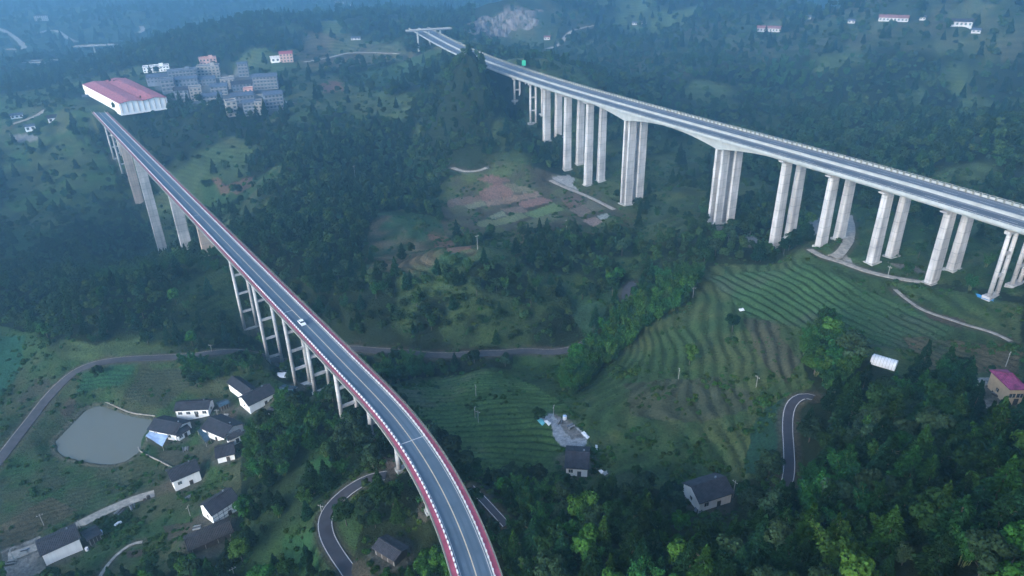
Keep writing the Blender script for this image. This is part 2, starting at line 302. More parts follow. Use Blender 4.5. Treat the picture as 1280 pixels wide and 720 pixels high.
def hsample(x, y, G=None):
    G = H if G is None else G
    x = np.asarray(x, float); y = np.asarray(y, float); a = np.arctan2(x, y); l = np.log(np.hypot(x, y))
    i = np.clip(np.interp(a, AZ, np.arange(len(AZ))), 0, len(AZ) - 1.001); j = np.clip(np.interp(l, LD, np.arange(len(LD))), 0, len(LD) - 1.001)
    i0 = i.astype(int); j0 = j.astype(int); fi = i - i0; fj = j - j0
    return (G[j0, i0] * (1 - fi) + G[j0, i0 + 1] * fi) * (1 - fj) + (G[j0 + 1, i0] * (1 - fi) + G[j0 + 1, i0 + 1] * fi) * fj
_LD = np.linspace(math.log(45), math.log(6500), 1500); _DD = np.exp(_LD)
def ground(px, py, G=None):
    r = ray(px, py); hd = math.hypot(r[0], r[1]); zr = CAMZ + r[2] / hd * _DD
    h = hsample(r[0] / hd * _DD, r[1] / hd * _DD, G); k = np.argmax(zr <= h)
    if k == 0: k = 1
    a0 = zr[k - 1] - h[k - 1]; a1 = zr[k] - h[k]; t = a0 / (a0 - a1 + 1e-9); D = _DD[k - 1] + t * (_DD[k] - _DD[k - 1])
    x, y = r[0] / hd * D, r[1] / hd * D; return np.array([x, y, float(hsample(x, y, G))])
def project(x, y, z):
    v = np.stack([np.asarray(x, float), np.asarray(y, float), np.asarray(z, float) - CAMZ], -1); u = v @ rx; w = v @ ry; q = -(v @ rz)
    return 640 + FPX * u / q, 360 - FPX * w / q, q
def gpoly(pix, G=None): return np.array([ground(a, b, G)[:2] for a, b in pix])
def inpoly(x, y, poly):
    ins = np.zeros(x.shape, bool); n = len(poly); m = (x > poly[:, 0].min()) & (x < poly[:, 0].max()) & (y > poly[:, 1].min()) & (y < poly[:, 1].max())
    xs, ys = x[m], y[m]; c = np.zeros(xs.shape, bool)
    for i in range(n):
        x0, y0 = poly[i]; x1, y1 = poly[(i + 1) % n]; k = (y0 > ys) != (y1 > ys); c ^= k & (xs < (x1 - x0) * (ys - y0) / (y1 - y0 + 1e-12) + x0)
    ins[m] = c; return ins
def pdist(x, y, P, pad):
    d = np.full(x.shape, 1e9); s = np.zeros(x.shape)
    m = (x > P[:, 0].min() - pad) & (x < P[:, 0].max() + pad) & (y > P[:, 1].min() - pad) & (y < P[:, 1].max() + pad); xs, ys = x[m], y[m]
    dd = np.full(xs.shape, 1e9); zz = np.zeros(xs.shape)
    for i in range(len(P) - 1):
        a, b = P[i], P[i + 1]; v = b[:2] - a[:2]; l2 = v @ v + 1e-9; t = np.clip(((xs - a[0]) * v[0] + (ys - a[1]) * v[1]) / l2, 0, 1)
        q = np.hypot(xs - a[0] - t * v[0], ys - a[1] - t * v[1]); k = q < dd; dd[k] = q[k]; zz[k] = (a[2] + t * (b[2] - a[2]))[k]
    d[m] = dd; s[m] = zz; return d, s
# ------------------------------------------------------------------ bridge alignments (plan view)
LBP_DONE = True
far = [(640,85),(700,100.5),(800,124.5),(960,174.5),(1080,207),(1120,217.5),(1280,257.5)]
near = [(640,95.5),(700,114),(800,141),(960,190),(1080,226.5),(1120,238),(1280,284)]
Wr = np.array([(at_depth(a, b, 95) + at_depth(c, d, 96)) / 2 for (a, b), (c, d) in zip(far, near)])
# plus the stretch seen again beyond the wooded knoll
ex = [at_depth(553, 50, 96), at_depth(524, 37, 96)]
Wr2 = np.array([ex[1], ex[0]] + list(Wr)); pr = np.polyfit(Wr2[:, 1], Wr2[:, 0], 4, w=[.6, .8] + [1] * len(Wr))
yy = np.linspace(Wr2[0, 1] + 12, 150, 440); RBP = np.stack([np.polyval(pr, yy), yy, np.full(440, RB_Z)], 1); RBP = smoothpath(RBP, 3.0, 0)
def tangent(P):
    t = np.gradient(P[:, :2], axis=0); t /= np.linalg.norm(t, axis=1)[:, None]; return t

# ------------------------------------------------------------------ roads on the ground
# name, pixel path, width m, material, edge lines, label bits
ROADS = [
 ('village_road', [(-30,610),(0,574),(30,535),(60,495),(90,466),(110,455),(140,450),(200,447),(260,443),(330,443),(400,439),(450,438),(500,441),(560,447),(620,443),(655,437),(700,441),(722,435),(735,425)], 5.0, 'oldroad', .3),
 ('valley_road', [(786,384),(781,372),(784,360),(792,352)], 4.2, 'oldroad', 0),
 ('hillside_lane', [(455,745),(437,715),(418,690),(407,668),(406,648),(418,630),(440,612),(462,597),(482,591)], 4.6, 'asphalt', .2),
 ('hidden_lane', [(588,610),(602,622),(618,640),(633,657)], 2.8, 'asphalt', .18),
 ('curving_lane', [(972,640),(980,618),(987,590),(986,560),(984,535),(985,515),(993,503),(1006,494),(1018,492)], 3.6, 'asphalt', .2),
 ('bridge_access_road', [(1060,270),(1064,285),(1062,300),(1050,318),(1040,322)], 4.5, 'path', 0),
 ('construction_track', [(1012,313),(1028,321),(1050,326),(1075,337),(1100,344),(1130,350),(1160,352)], 3.0, 'path', 0),
 ('farm_path', [(1119,362),(1128,370),(1145,384),(1160,391),(1190,400),(1208,407),(1240,414),(1265,425)], 1.5, 'path', 0),
 ('yard_track', [(10,697),(60,678),(100,655),(130,640),(165,625),(200,615),(215,610)], 4.2, 'path', 0),
 ('footpath', [(125,720),(135,705),(150,690),(165,680),(178,677)], 1.1, 'path', 0),
 ('town_road', [(288,92),(292,101),(308,112),(335,122),(352,128),(366,130)], 5.5, 'path', 0),
 ('ridge_road', [(380,78),(410,72),(440,66),(475,67),(500,66)], 5.0, 'path', 0),
 ('quarry_road', [(683,62),(700,57),(706,47),(716,35),(730,33),(745,32)], 5.5, 'path', 0),
 ('plot_track', [(688,224),(700,232),(722,240),(745,250),(768,262)], 3.0, 'path', 0),
 ('left_hill_road', [(10,160),(28,152),(45,144),(58,134)], 5.0, 'path', 0),
 ('far_zigzag_road', [(-10,33),(10,40),(32,58),(28,64),(10,60)], 9.0, 'path', 0),
 ('far_hill_road', [(50,42),(58,36),(70,37),(85,48),(96,53)], 8.0, 'path', 0),
 ('far_spur_road', [(172,42),(180,38),(176,32)], 8.0, 'path', 0),
 ('far_terrace_road', [(418,2),(432,4),(445,9)], 9.0, 'path', 0),
 ('spring_path', [(566,210),(578,214),(592,217),(602,213),(608,207)], 3.2, 'path', 0),
]
RP = {}
flat = np.zeros(H.shape)
for nme, pix, wd, mt, ln in ROADS:
    # clip at frame: points outside are followed on the ground too
    P = np.array([ground(a, b, H0) for a, b in pix]); P = smoothpath(P, 2.0 if P[:, 1].max() < 500 else 6.0, 2); P[:, 2] = hsample(P[:, 0], P[:, 1], H0); P[:, 2] = smooth1(P[:, 2], 6); RP[nme] = (P, wd, mt, ln)
    d, z = pdist(XG, YG, P, wd + 12); k = 1 - sst(wd / 2 + 1.2, wd / 2 + 5, d); H = H * (1 - k) + (z - .12) * k; flat = np.maximum(flat, k)
# pond
POND = gpoly([(68,548),(78,537),(92,521),(108,502),(124,500),(140,507),(158,516),(178,520),(191,522),(189,536),(182,548),(176,562),(160,575),(140,581),(115,579),(90,573),(72,566)], H0)
pc = smoothpath(np.c_[np.vstack([POND, POND[:1]]), np.zeros(len(POND) + 1)], 1.5, 2)[:-1]; PZ = CAMZ - 186.6
pin = inpoly(XG, YG, pc[:, :2]); pd, _ = pdist(XG, YG, np.vstack([pc, pc[:1]]), 14)
kk = 1 - sst(1.0, 8, pd); H = np.where(pin, PZ - .3 - np.minimum(pd * .5, 1.5), H * (1 - kk) + (PZ + .35 + .03 * pd) * kk); flat = np.maximum(flat, np.where(pin, 1, kk))
# keep the ground clear of the decks
for P, hw, dz in ((LBP, 7, 1.2), (RBP, 15, .9)):
    d, z = pdist(XG, YG, P, hw + 30); lim = z - dz + np.maximum(0, d - hw) * .8; H = np.minimum(H, np.where(d < hw + 28, lim, 1e9))

# ------------------------------------------------------------------ pads for buildings
PADS = []
PIERXY = []
def solve_plan(px, py, up, G=None):
    """plan position and ground height of the point `up` metres above the ground seen at this pixel"""
    z = ground(px, py, G)[2]
    for _ in range(8):
        r = ray(px, py); k = (z + up - CAMZ) / r[2]; x, y = r[0] * k, r[1] * k; z = .5 * z + .5 * float(hsample(x, y, G))
    return np.array([x, y, z])
# ridge ends in the photograph, width, wall height, roof rise, wall, roof, label, features
HOUSES = [
 dict(r=((45,680),(95,658)), w=7.5, wh=4.6, rh=1.7, wall='wall', roof='slate', lab='long white-walled house with dark grey roof beside the rubble yard, lower left corner', win=0, blank=True),
 dict(r=((104,669),(122,659)), w=5.0, wh=2.6, rh=.7, wall='wood', roof='slate2', lab='low dark lean-to joined to the right end of the long white house', win=0),
 dict(r=((209,590),(245,575)), w=7.0, wh=4.6, rh=1.8, wall='wall', roof='slate', lab='white house with one small side window at the end of the pale track', win=1),
 dict(r=((254,632),(289,610)), w=7.0, wh=4.4, rh=2.0, wall='wall', roof='slate', lab='white timber-framed house with dark roof just above the long brown shed', win=0, frame=True),
 dict(r=((231,676),(287,652)), w=6.5, wh=2.2, rh=1.2, wall='wood', roof='brown', lab='long low brown shed below the timber-framed house at the edge of the trees', win=0),
 dict(r=((220,503),(263,501)), w=6.5, wh=3.6, rh=1.5, wall='wall', roof='slate', lab='white farmhouse with a row of windows above the pond', win=4),
 dict(r=((302,497),(337,480)), w=8.0, wh=3.6, rh=2.0, wall='wall', roof='slate', lab='large dark-roofed house with white gable nearest the tall bridge columns', win=0, wing=((293,474),(312,486))),
 dict(r=((193,523),(228,530)), w=8.5, wh=3.2, rh=1.8, wall='wall', roof='slate', lab='dark-roofed house with pale blue tarp in front beside the pond', win=2),
 dict(r=((217,541),(234,531)), w=3.8, wh=2.6, rh=.8, wall='wall', roof='slate2', lab='short white outbuilding joined to the house with the blue tarp', win=1),
 dict(r=((262,521),(291,533)), w=9.0, wh=3.4, rh=1.9, wall='wall', roof='slate', lab='broad dark-roofed house in the middle of the village with teal panel at its side', win=1),
 dict(r=((282,546),(301,538)), w=3.6, wh=2.8, rh=.6, wall='wall', roof='slate2', lab='narrow wing with white eaves right of the broad village house', win=0),
 dict(r=((268,561),(292,555)), w=7.0, wh=2.6, rh=1.5, wall='wall', roof='slate', lab='lowest dark-roofed house of the village half hidden by bamboo', win=0),
 dict(r=((272,505),(285,500)), w=3.4, wh=2.2, rh=.4, wall='wood', roof='bluetin', lab='tiny blue tin shed between two village houses', win=0),
 dict(r=((350,484),(366,487)), w=5.0, wh=2.6, rh=.5, wall='wood', roof='bluetin', lab='open shed with blue tin roof at the foot of the bridge columns', win=0),
 dict(r=((337,510),(350,515)), w=4.0, wh=2.2, rh=.5, wall='wall', roof='slate2', lab='small pale shed at the right edge of the village yard', win=0),
 dict(r=((707,564),(737,566)), w=9.5, wh=3.2, rh=2.0, wall='wall', roof='slate', lab='dark-roofed farmhouse below the pale concrete yard in the terraces', win=1),
 dict(r=((864,609),(907,596)), w=8.0, wh=3.6, rh=2.0, wall='wall', roof='slate2', lab='lone white house with grey roof above the conifer wood', win=1),
 dict(r=((474,673),(502,690)), w=5.0, wh=2.4, rh=.8, wall='wood', roof='slate2', lab='grey derelict shed among bushes beside the red-edged bridge', win=0),
 dict(r=((1252,467),(1275,467)), w=8.5, wh=5.0, rh=1.8, wall='wall_cream', roof='purple', lab='cream house with purple hipped roof at the right edge', win=2, hip=True),
]
M['brown'] = roofmat('brown_old_tiles', (.030, .026, .03))
for h in HOUSES:
    h['w'] *= 1.2; h['wh'] *= 1.14; h['rh'] *= 1.1
    up = h['wh'] + h['rh']; c = solve_plan((h['r'][0][0] + h['r'][1][0]) / 2, (h['r'][0][1] + h['r'][1][1]) / 2, up, H0); zc = c[2]; a, b = [np.array([*at_depth(*q, CAMZ - zc - up), zc]) for q in h['r']]; c = (a + b) / 2
    h['a'], h['b'], h['g'] = a, b, float(hsample(c[0], c[1], H0)); PADS.append((c[0], c[1], max(np.hypot(*(b - a)[:2]), h['w']) / 2 + 1, h['g']))
TOWN = [ # left, right, top, bottom pixel, depth m, wall, roof, roof kind, label
 (182,211,82,90,12,'wall','bluegreyroof','flat','long white block at the upper left of the town'),
 (187,220,93,103,16,'wall_grey','bluegreyroof','gable','low grey-blue hall between the white block and the red warehouse'),
 (213,246,87,99,12,'wall_grey','bluegreyroof','flat','long grey terrace right of the long white block'),
 (250,276,82,98,14,'wall_beige','bluegreyroof','flat','tall beige-grey block under the pink rooftop rooms'),
 (251,271,72,82,11,'wall_pink','darkred','flat','pink block with dark red roof at the top of the town'),
 (204,219,99,114,12,'wall_grey','bluegreyroof','flat','grey block nearest the warehouse roof corner'),
 (222,248,97,108,12,'wall_grey','bluegreyroof','gable','grey gabled row behind the beige corner block'),
 (246,270,97,107,12,'wall_grey','bluegreyroof','gable','grey gabled row in front of the tall beige-grey block'),
 (222,238,111,127,14,'wall_grey','slate2','gable','dark grey block left of the beige corner block'),
 (240,254,109,126,12,'wall_beige','bluegreyroof','flat','beige corner block on the front edge of the town, left of centre'),
 (256,279,118,131,12,'wall_grey','bluegreyroof','gable','low grey-blue block right of the beige corner block'),
 (266,286,106,119,12,'wall_grey','bluegreyroof','gable','grey-blue block in the middle of the town'),
 (278,293,98,112,12,'wall_beige','bluegreyroof','flat','narrow beige-grey tower in the middle of the town'),
 (291,321,102,113,14,'wall_grey','slate2','gable','broad dark-blue roofed hall below the town road'),
 (300,312,79,96,11,'wall_grey','bluegreyroof','gable','lone grey block standing uphill of the town'),
 (306,317,110,119,9,'wall_pink','darkred','flat','small pinkish block in the right half of the town'),
 (291,318,117,129,13,'wall_grey','bluegreyroof','gable','grey-blue block right of the narrow beige tower front'),
 (285,298,126,146,11,'wall_beige','bluegreyroof','flat','pale block with white frame on the front edge of the town'),
 (306,322,126,145,12,'wall_grey','bluegreyroof','gable','grey block right of the pale white-framed block'),
 (321,330,126,144,11,'wall_beige','bluegreyroof','flat','pale slab at the right front of the town'),
 (332,355,116,136,13,'wall_grey','bluegreyroof','gable','large grey-blue block at the lower right of the town'),
 (319,349,94,112,13,'wall_grey','bluegreyroof','gable','large grey-blue block at the upper right of the town'),
 (339,350,71,78,9,'wall','bluegreyroof','flat','small white house on the slope above the town'),
 (351,367,66,78,10,'wall_pink','darkred','gable','pink house with red roof on the slope above the town'),
 (680,688,45,50,9,'wall_dull','dullred','gable','tiny white house with red roof below the quarry'),
 (947,976,31,40,12,'wall_dull','dullred','gable','white house with dull red roof among the trees at upper right'),
 (1101,1132,20,27,14,'wall_dull','dullred','gable','pink roofed hall far up on the right hillside'),
 (1190,1211,25,33,12,'wall_dull','slate2','gable','grey house with white wall at the far upper right'),
 (46,59,20,26,12,'wall_dull','slate2','gable','white house high on the far left hillside'),
 (34,44,157,164,8,'wall','bluegreyroof','gable','white cottage by the pale yard at the left edge'),
 (63,78,146,153,8,'wall','slate2','gable','white cottage with grey roof left of the bridge end'),
 (16,28,143,148,7,'wall','bluegreyroof','gable','small white cottage by the left edge'),
 (105,111,121,124,5,'wall','bluegreyroof','gable','tiny white hut just left of the warehouse'),
 (439,451,47,50,7,'wall_dull','bluegreyroof','gable','long white farm roof on the terraces below the wooded hill'),
 (790,796,28,31,6,'wall_dull','bluegreyroof','gable','left white speck of a house on the far terraces'),
 (802,808,28,31,6,'wall_dull','bluegreyroof','gable','right white speck of a house on the far terraces'),
 (1007,1013,21,24,6,'wall_dull','bluegreyroof','gable','faint white hut right of the dull red roofed house'),
 (1060,1068,26,29,6,'wall_dull','bluegreyroof','gable','faint white hut left of the pink roofed hall'),
 (1150,1156,22,25,6,'wall_dull','bluegreyroof','gable','faint white hut right of the pink roofed hall'),
 (1215,1224,39,41,6,'wall_dull','bluegreyroof','gable','faint white hut below the grey house at the far upper right'),
]
TB = []
for (x0, x1, y0, y1, dp, wl, rf, rk, lab) in TOWN:
    g = ground((x0 + x1) / 2, y1, H0); D = np.linalg.norm(g - np.array([0, 0, CAMZ])); q = D / math.hypot(FPX, 250)
    w = (x1 - x0) * q * .92; az = math.atan2(g[0], g[1]); hh = max(2.6, ((y1 - y0) * q - dp * .22) / .98); hh = min(hh, 4.2) if (y1 < 60 and x1 > 400) else hh
    u = np.array([math.sin(az), math.cos(az)]); c = g[:2] + u * dp / 2; gz = float(hsample(c[0], c[1], H0)); TB.append((c, w, dp, hh, g[2], az, wl, rf, rk, lab)); PADS.append((c[0], c[1], max(w, dp) / 2 + 1, g[2]))
PT = (ground(1090, 449, H0) + ground(1121, 456, H0)) / 2; PADS.append((PT[0], PT[1], 9, PT[2]))
WH = [solve_plan(103, 106, 10, H0), solve_plan(157, 97, 12, H0), solve_plan(208, 122, 10, H0), solve_plan(148, 131, 10, H0)]
wz = CAMZ - 137.0
WHc = [at_depth(a, b, 137 - 9) for a, b in ((103, 106), (157, 97.5), (208, 121.5), (148, 129.5))]; wc = sum(WHc) / 4
PADS.append((wc[0], wc[1], 52, wz))
for (x, y, r, z) in PADS:
    m_ = (abs(XG - x) < r + 12) & (abs(YG - y) < r + 12); d = np.hypot(XG - x, YG - y)[m_]; k = 1 - sst(r, r + 6 + r * .25, d); H[m_] = H[m_] * (1 - k) + (z - .05) * k; flat[m_] = np.maximum(flat[m_], k)

# ------------------------------------------------------------------ land cover
Hs = H.copy()
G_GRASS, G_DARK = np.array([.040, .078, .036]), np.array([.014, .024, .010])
col = np.empty(H.shape + (3,)); rowp = np.zeros(H.shape); rowm = np.zeros(H.shape); openm = np.zeros(H.shape); gap = sst(-.1, .26, fbm(XG / 48, YG / 48, 55, 4)) * sst(250, 330, DG); openm = gap * .82; rowp = H0 / 2.6 + .9 * fbm(XG / 35, YG / 35, 79, 3); rowm = gap * .5 * (DG < 1100); lam = np.clip(DG / 300, .5, 6)
n1 = fbm(XG / 30, YG / 30, 3, 4)[..., None]; n2 = fbm(XG / 7, YG / 7, 5, 3)[..., None]; n3 = fbm(XG / 90, YG / 90, 9, 3)[..., None]
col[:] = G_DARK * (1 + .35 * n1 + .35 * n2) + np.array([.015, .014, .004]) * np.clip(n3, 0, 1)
col = col * (1 - gap[..., None]) + (np.array([.056, .090, .036]) * (1 + .4 * n2) + np.array([.03, .012, .006]) * np.clip(n1, 0, 1)) * gap[..., None]
def paint(pix, c, v=.25, amt=1., op=1., soft=True, rows=None, pitch=3.0, rm=1., c2=None):
    P = gpoly(pix, H0); wx = fbm(XG / 9, YG / 9, 21, 2) * 1.8 * lam; wy = fbm(XG / 9, YG / 9, 31, 2) * 1.8 * lam
    m = inpoly(XG + (wx if soft else 0), YG + (wy if soft else 0), P); c = np.array(c)
    cc = c * (1 + v * n1[m] + v * n2[m])
    if c2 is not None: k = sst(-.15, .35, n1[m] + .4 * n2[m]); cc = cc * (1 - k) + np.array(c2) * (1 + v * n2[m]) * k
    col[m] = col[m] * (1 - amt) + np.clip(cc, .005, 1) * amt; openm[m] = op
    rowm[m] = 0
    if rows is not None:
        if rows[0] == 'dir':
            a = ground(*rows[1], H0)[:2]; b = ground(*rows[2], H0)[:2]; d = (b - a) / np.hypot(*(b - a)); ph = ((XG - a[0]) * -d[1] + (YG - a[1]) * d[0]) / pitch + .35 * fbm(XG / 16, YG / 16, 77, 2)
        elif rows[0] == 'ring':
            a = ground(*rows[1], H0)[:2]; ph = np.hypot((XG - a[0]) * rows[2], YG - a[1]) / pitch + .6 * fbm(XG / 22, YG / 22, 78, 2)
        else: ph = H0 / pitch + 1.1 * fbm(XG / 35, YG / 35, 79, 3)
        rowp[m] = ph[m]; rowm[m] = rm
    return m
GR = (.042, .092, .028); GR2 = (.066, .090, .034); BR = (.105, .085, .05); RD = (.19, .095, .075); OL = (.085, .10, .05)
# far hillsides: looser meadow and terraces
paint([(560,14),(700,14),(960,10),(1279,10),(1279,70),(1100,60),(960,75),(850,100),(740,90),(680,70)], (.040,.066,.036), .4, .7, .4, rows=('h',), pitch=4.5, rm=.5, c2=(.07,.075,.045))
paint([(0,30),(200,22),(300,30),(180,60),(0,62)], (.035,.065,.045), .4, .8, .45, rows=('h',), pitch=6, rm=.4)
paint([(380,40),(440,42),(552,56),(556,64),(480,78),(380,90),(360,76)], OL, .35, .8, .9, rows=('h',), pitch=3, rm=.7, c2=BR)
paint([(370,92),(420,95),(480,140),(420,150),(340,160),(330,150),(360,132)], GR2, .4, .9, .8, c2=OL)
paint([(400,103),(425,100),(430,112),(405,115)], RD, .3, .8, 1)
paint([(250,220),(345,212),(350,232),(300,262),(255,255)], GR, .4, .9, .85, c2=BR); paint([(262,223),(318,219),(318,233),(270,236)], (.15,.085,.065), .4, .8, 1)
paint([(0,170),(60,168),(130,190),(150,225),(110,235),(60,300),(0,335)], GR2, .4, .9, .7, rows=('h',), pitch=3.5, rm=.5, c2=GR)
paint([(0,120),(60,118),(110,130),(120,160),(60,180),(0,175)], GR, .5, .8, .7, c2=OL)
paint([(550,60),(430,92),(470,110),(560,95)], GR, .3, .6, .6)
# valley fields
paint([(545,232),(600,212),(690,214),(735,225),(800,270),(790,290),(745,300),(640,296),(555,292)], (.075,.07,.05), .4, .95, 1, c2=GR2)
paint([(455,335),(462,280),(500,262),(545,272),(600,312),(590,332),(520,345)], (.036,.085,.034), .4, .95, .95, rows=('h',), pitch=2.2, rm=.9, c2=BR)
paint([(535,292),(560,296),(590,312),(560,318)], RD, .4, .7, 1)
PLB = 1.25
for poly, c in [([(558,250),(600,244),(606,252),(560,258)], (.12,.085,.065)), ([(580,256),(604,250),(608,256),(585,262)], (.13,.14,.08)), ([(598,240),(622,228),(645,238),(640,246),(603,252)], (.15,.088,.07)),
    ([(606,252),(640,246),(672,240),(678,245),(610,258)], (.17,.12,.09)), ([(625,230),(655,233),(672,240),(645,242)], (.12,.115,.07)), ([(648,254),(676,246),(692,252),(652,262)], (.17,.10,.085)), ([(655,268),(692,254),(706,262),(668,274)], (.10,.16,.06)),
    ([(610,270),(628,264),(633,270),(615,274)], (.14,.17,.11)), ([(614,276),(650,266),(660,272),(624,282)], (.12,.15,.07)), ([(592,278),(612,273),(625,283),(600,284)], (.11,.13,.06)), ([(626,262),(650,258),(660,266),(636,268)], (.15,.11,.085)),
    ([(596,226),(612,218),(640,226),(622,232)], (.13,.075,.06)), ([(560,259),(580,256),(598,268),(570,270)], (.075,.085,.045)), ([(640,283),(668,274),(690,268),(700,274),(665,288)], (.085,.10,.05)), ([(700,248),(722,243),(734,254),(712,260)], (.11,.075,.06)), ([(712,262),(730,256),(740,264),(725,272)], (.13,.10,.08)), ([(726,253),(745,250),(757,262),(742,265)], (.10,.10,.07)), ([(728,275),(744,270),(754,277),(742,283)], (.21,.15,.13)), ([(746,269),(758,266),(764,270),(752,275)], (.22,.25,.24))]:
    paint(poly, tuple((x * .85 + .15 * sum(c) / 3) * PLB for x in c), .15, 1, 1, soft=False)
paint([(640,292),(700,286),(790,290),(830,310),(760,330),(690,330),(640,320)], GR2, .5, .7, .5, c2=BR)
# middle terraces
mt_ = [(478,482),(520,470),(580,468),(640,462),(700,470),(735,440),(800,390),(850,345),(905,330),(1010,322),(1160,356),(1279,385),(1279,478),(1215,482),(1130,468),(1068,452),(1010,412),(1000,440),(1015,480),(985,510),(975,600),(925,600),(850,612),(760,618),(690,612),(600,592),(560,565),(520,525)]
paint(mt_, (.048,.092,.032), .4, 1, 1, rows=('h',), pitch=1.7, rm=.55, c2=GR2)
paint([(485,484),(560,470),(640,468),(700,500),(740,560),(680,600),(600,585),(545,545)], (.058,.115,.034), .35, 1, 1, rows=('ring',(605,610),.8), pitch=3.8, rm=1., c2=(.07,.09,.05))
paint([(885,345),(1010,330),(1110,372),(1200,400),(1150,440),(1060,445),(1020,415),(940,395)], (.046,.102,.038), .3, 1, 1, rows=('dir',(965,365),(1022,397)), pitch=3.4, rm=.9, c2=(.05,.075,.042))
paint([(1130,420),(1240,430),(1279,440),(1270,470),(1150,460)], (.05,.072,.04), .4, .9, 1, rows=('dir',(1140,430),(1200,455)), pitch=3.2, rm=.7, c2=BR)
paint([(930,395),(965,400),(1000,450),(985,480),(950,450)], (.07,.068,.045), .4, .8, 1, rows=('h',), pitch=1.6, rm=.8)
paint([(780,480),(900,470),(960,500),(880,530),(790,520)], (.062,.066,.046), .45, .7, 1, rows=('h',), pitch=1.5, rm=.8)
paint([(1150,388),(1210,400),(1205,412),(1160,400)], (.10,.065,.06), .3, .8, 1)
paint([(1010,250),(1100,262),(1279,318),(1279,372),(1160,350),(1010,312)], GR, .4, .9, .85, rows=('h',), pitch=1.6, rm=.5, c2=GR2)
paint([(640,462),(700,468),(745,440),(735,425),(690,445),(640,448)], GR, .4, .9, .8)
paint([(700,330),(760,335),(780,360),(740,415),(720,400)], (.032,.075,.04), .3, .9, .8)
paint([(960,505),(984,505),(978,575),(960,600),(930,590),(940,540)], (.018,.062,.040), .15, .9, 1)
paint([(740,600),(800,590),(820,640),(700,640)], (.05,.07,.035), .4, .8, .8)
# lower left farmland
paint([(-40,395),(30,410),(80,450),(200,445),(330,442),(345,470),(420,500),(330,530),(300,560),(300,620),(260,690),(180,730),(-40,730)], (.042,.092,.030), .35, 1, 1, c2=(.066,.08,.038))
paint([(0,575),(40,545),(70,575),(200,590),(190,610),(100,648),(0,690),(-30,700)], (.036,.096,.03), .35, 1, 1, rows=('dir',(10,640),(150,600)), pitch=2.6, rm=.5, c2=(.058,.075,.04))
paint([(0,658),(60,622),(100,640),(40,672),(0,690)], (.085,.072,.045), .4, .8, 1, rows=('dir',(10,640),(150,600)), pitch=2.6, rm=.6)
paint([(105,463),(172,457),(150,482),(95,490)], (.028,.090,.040), .3, 1, 1, rows=('dir',(105,475),(160,470)), pitch=2.2, rm=.9)
paint([(176,457),(250,456),(250,470),(205,512),(150,500)], (.052,.066,.038), .3, 1, 1, rows=('dir',(180,480),(230,478)), pitch=2.0, rm=.9)
paint([(-40,415),(28,418),(30,450),(0,500),(-40,520)], (.018,.085,.048), .2, .9, 1)
paint([(30,505),(60,488),(62,470),(45,470),(20,500)], (.075,.065,.05), .4, .7, 1)
paint([(75,512),(92,492),(100,500),(80,520)], (.10,.07,.055), .4, .7, 1)
paint([(205,655),(262,650),(258,676),(214,680)], (.085,.065,.055), .4, .8, 1)
paint([(155,688),(186,684),(184,694),(160,698)], (.09,.06,.055), .3, .9, 1)
paint([(270,505),(300,512),(292,528),(265,525)], (.10,.08,.06), .35, .9, 1)
paint([(290,530),(320,522),(345,506),(352,520),(320,540),(296,548)], (.20,.20,.19), .3, .9, 1)
paint([(0,690),(50,668),(60,712),(30,722),(0,722)], (.26,.25,.24), .3, .9, 1)
paint([(195,560),(265,556),(262,580),(205,590)], (.075,.075,.055), .4, .8, 1)
paint([(320,570),(400,548),(440,560),(470,610),(430,720),(290,720),(270,690),(300,640)], (.044,.092,.03), .45, .9, .55, c2=(.03,.055,.022))
paint([(383,590),(410,560),(420,575),(400,600)], (.03,.11,.03), .3, .8, .7)
paint([(355,670),(395,668),(400,715),(350,715)], (.032,.10,.035), .3, .8, .6)
paint([(478,570),(498,568),(505,585),(482,588)], (.13,.10,.085), .3, .9, 1)
# yard in the terraces, spoil and rock
paint([(672,522),(690,517),(720,533),(735,545),(730,562),(706,560),(692,548),(690,532)], (.34,.36,.39), .2, 1, 1, soft=False)
paint([(690,517),(716,530),(728,545),(712,548),(700,535)], (.15,.14,.13), .3, .8, 1)
paint([(1210,474),(1245,474),(1248,490),(1226,492)], (.33,.32,.31), .25, .95, 1, soft=False); paint([(1226,500),(1256,489),(1262,496),(1232,512)], (.34,.32,.30), .25, .95, 1, soft=False)
paint([(612,54),(700,52),(690,40),(600,40)], (.05,.075,.04), .3, .8, .9); paint([(585,48),(600,38),(625,18),(645,8),(668,12),(676,32),(664,44),(630,46),(606,48)], (.16,.145,.14), .4, .8, 1, c2=(.07,.085,.05))
paint([(690,222),(712,218),(722,238),(708,240)], (.30,.31,.32), .25, .95, 1); paint([(1008,272),(1030,272),(1028,290),(1010,298)], (.33,.33,.34), .25, .9, 1)
paint([(930,296),(942,295),(955,304),(938,308)], (.24,.25,.27), .25, .9, 1); paint([(1110,328),(1140,332),(1160,345),(1120,336)], (.20,.19,.19), .25, .8, 1)
paint([(1032,316),(1060,318),(1070,330),(1045,326)], (.27,.27,.27), .25, .9, 1); paint([(890,282),(915,285),(925,296),(895,292)], (.17,.17,.165), .25, .8, 1)
paint([(10,168),(50,169),(46,176),(20,178)], (.22,.22,.23), .25, .9, 1)
paint([(210,118),(222,112),(232,126),(215,125)], (.2,.2,.21), .2, .9, 1)
paint([(215,88),(300,85),(360,128),(352,146),(230,130),(185,100)], (.15,.16,.175), .25, .8, 1)
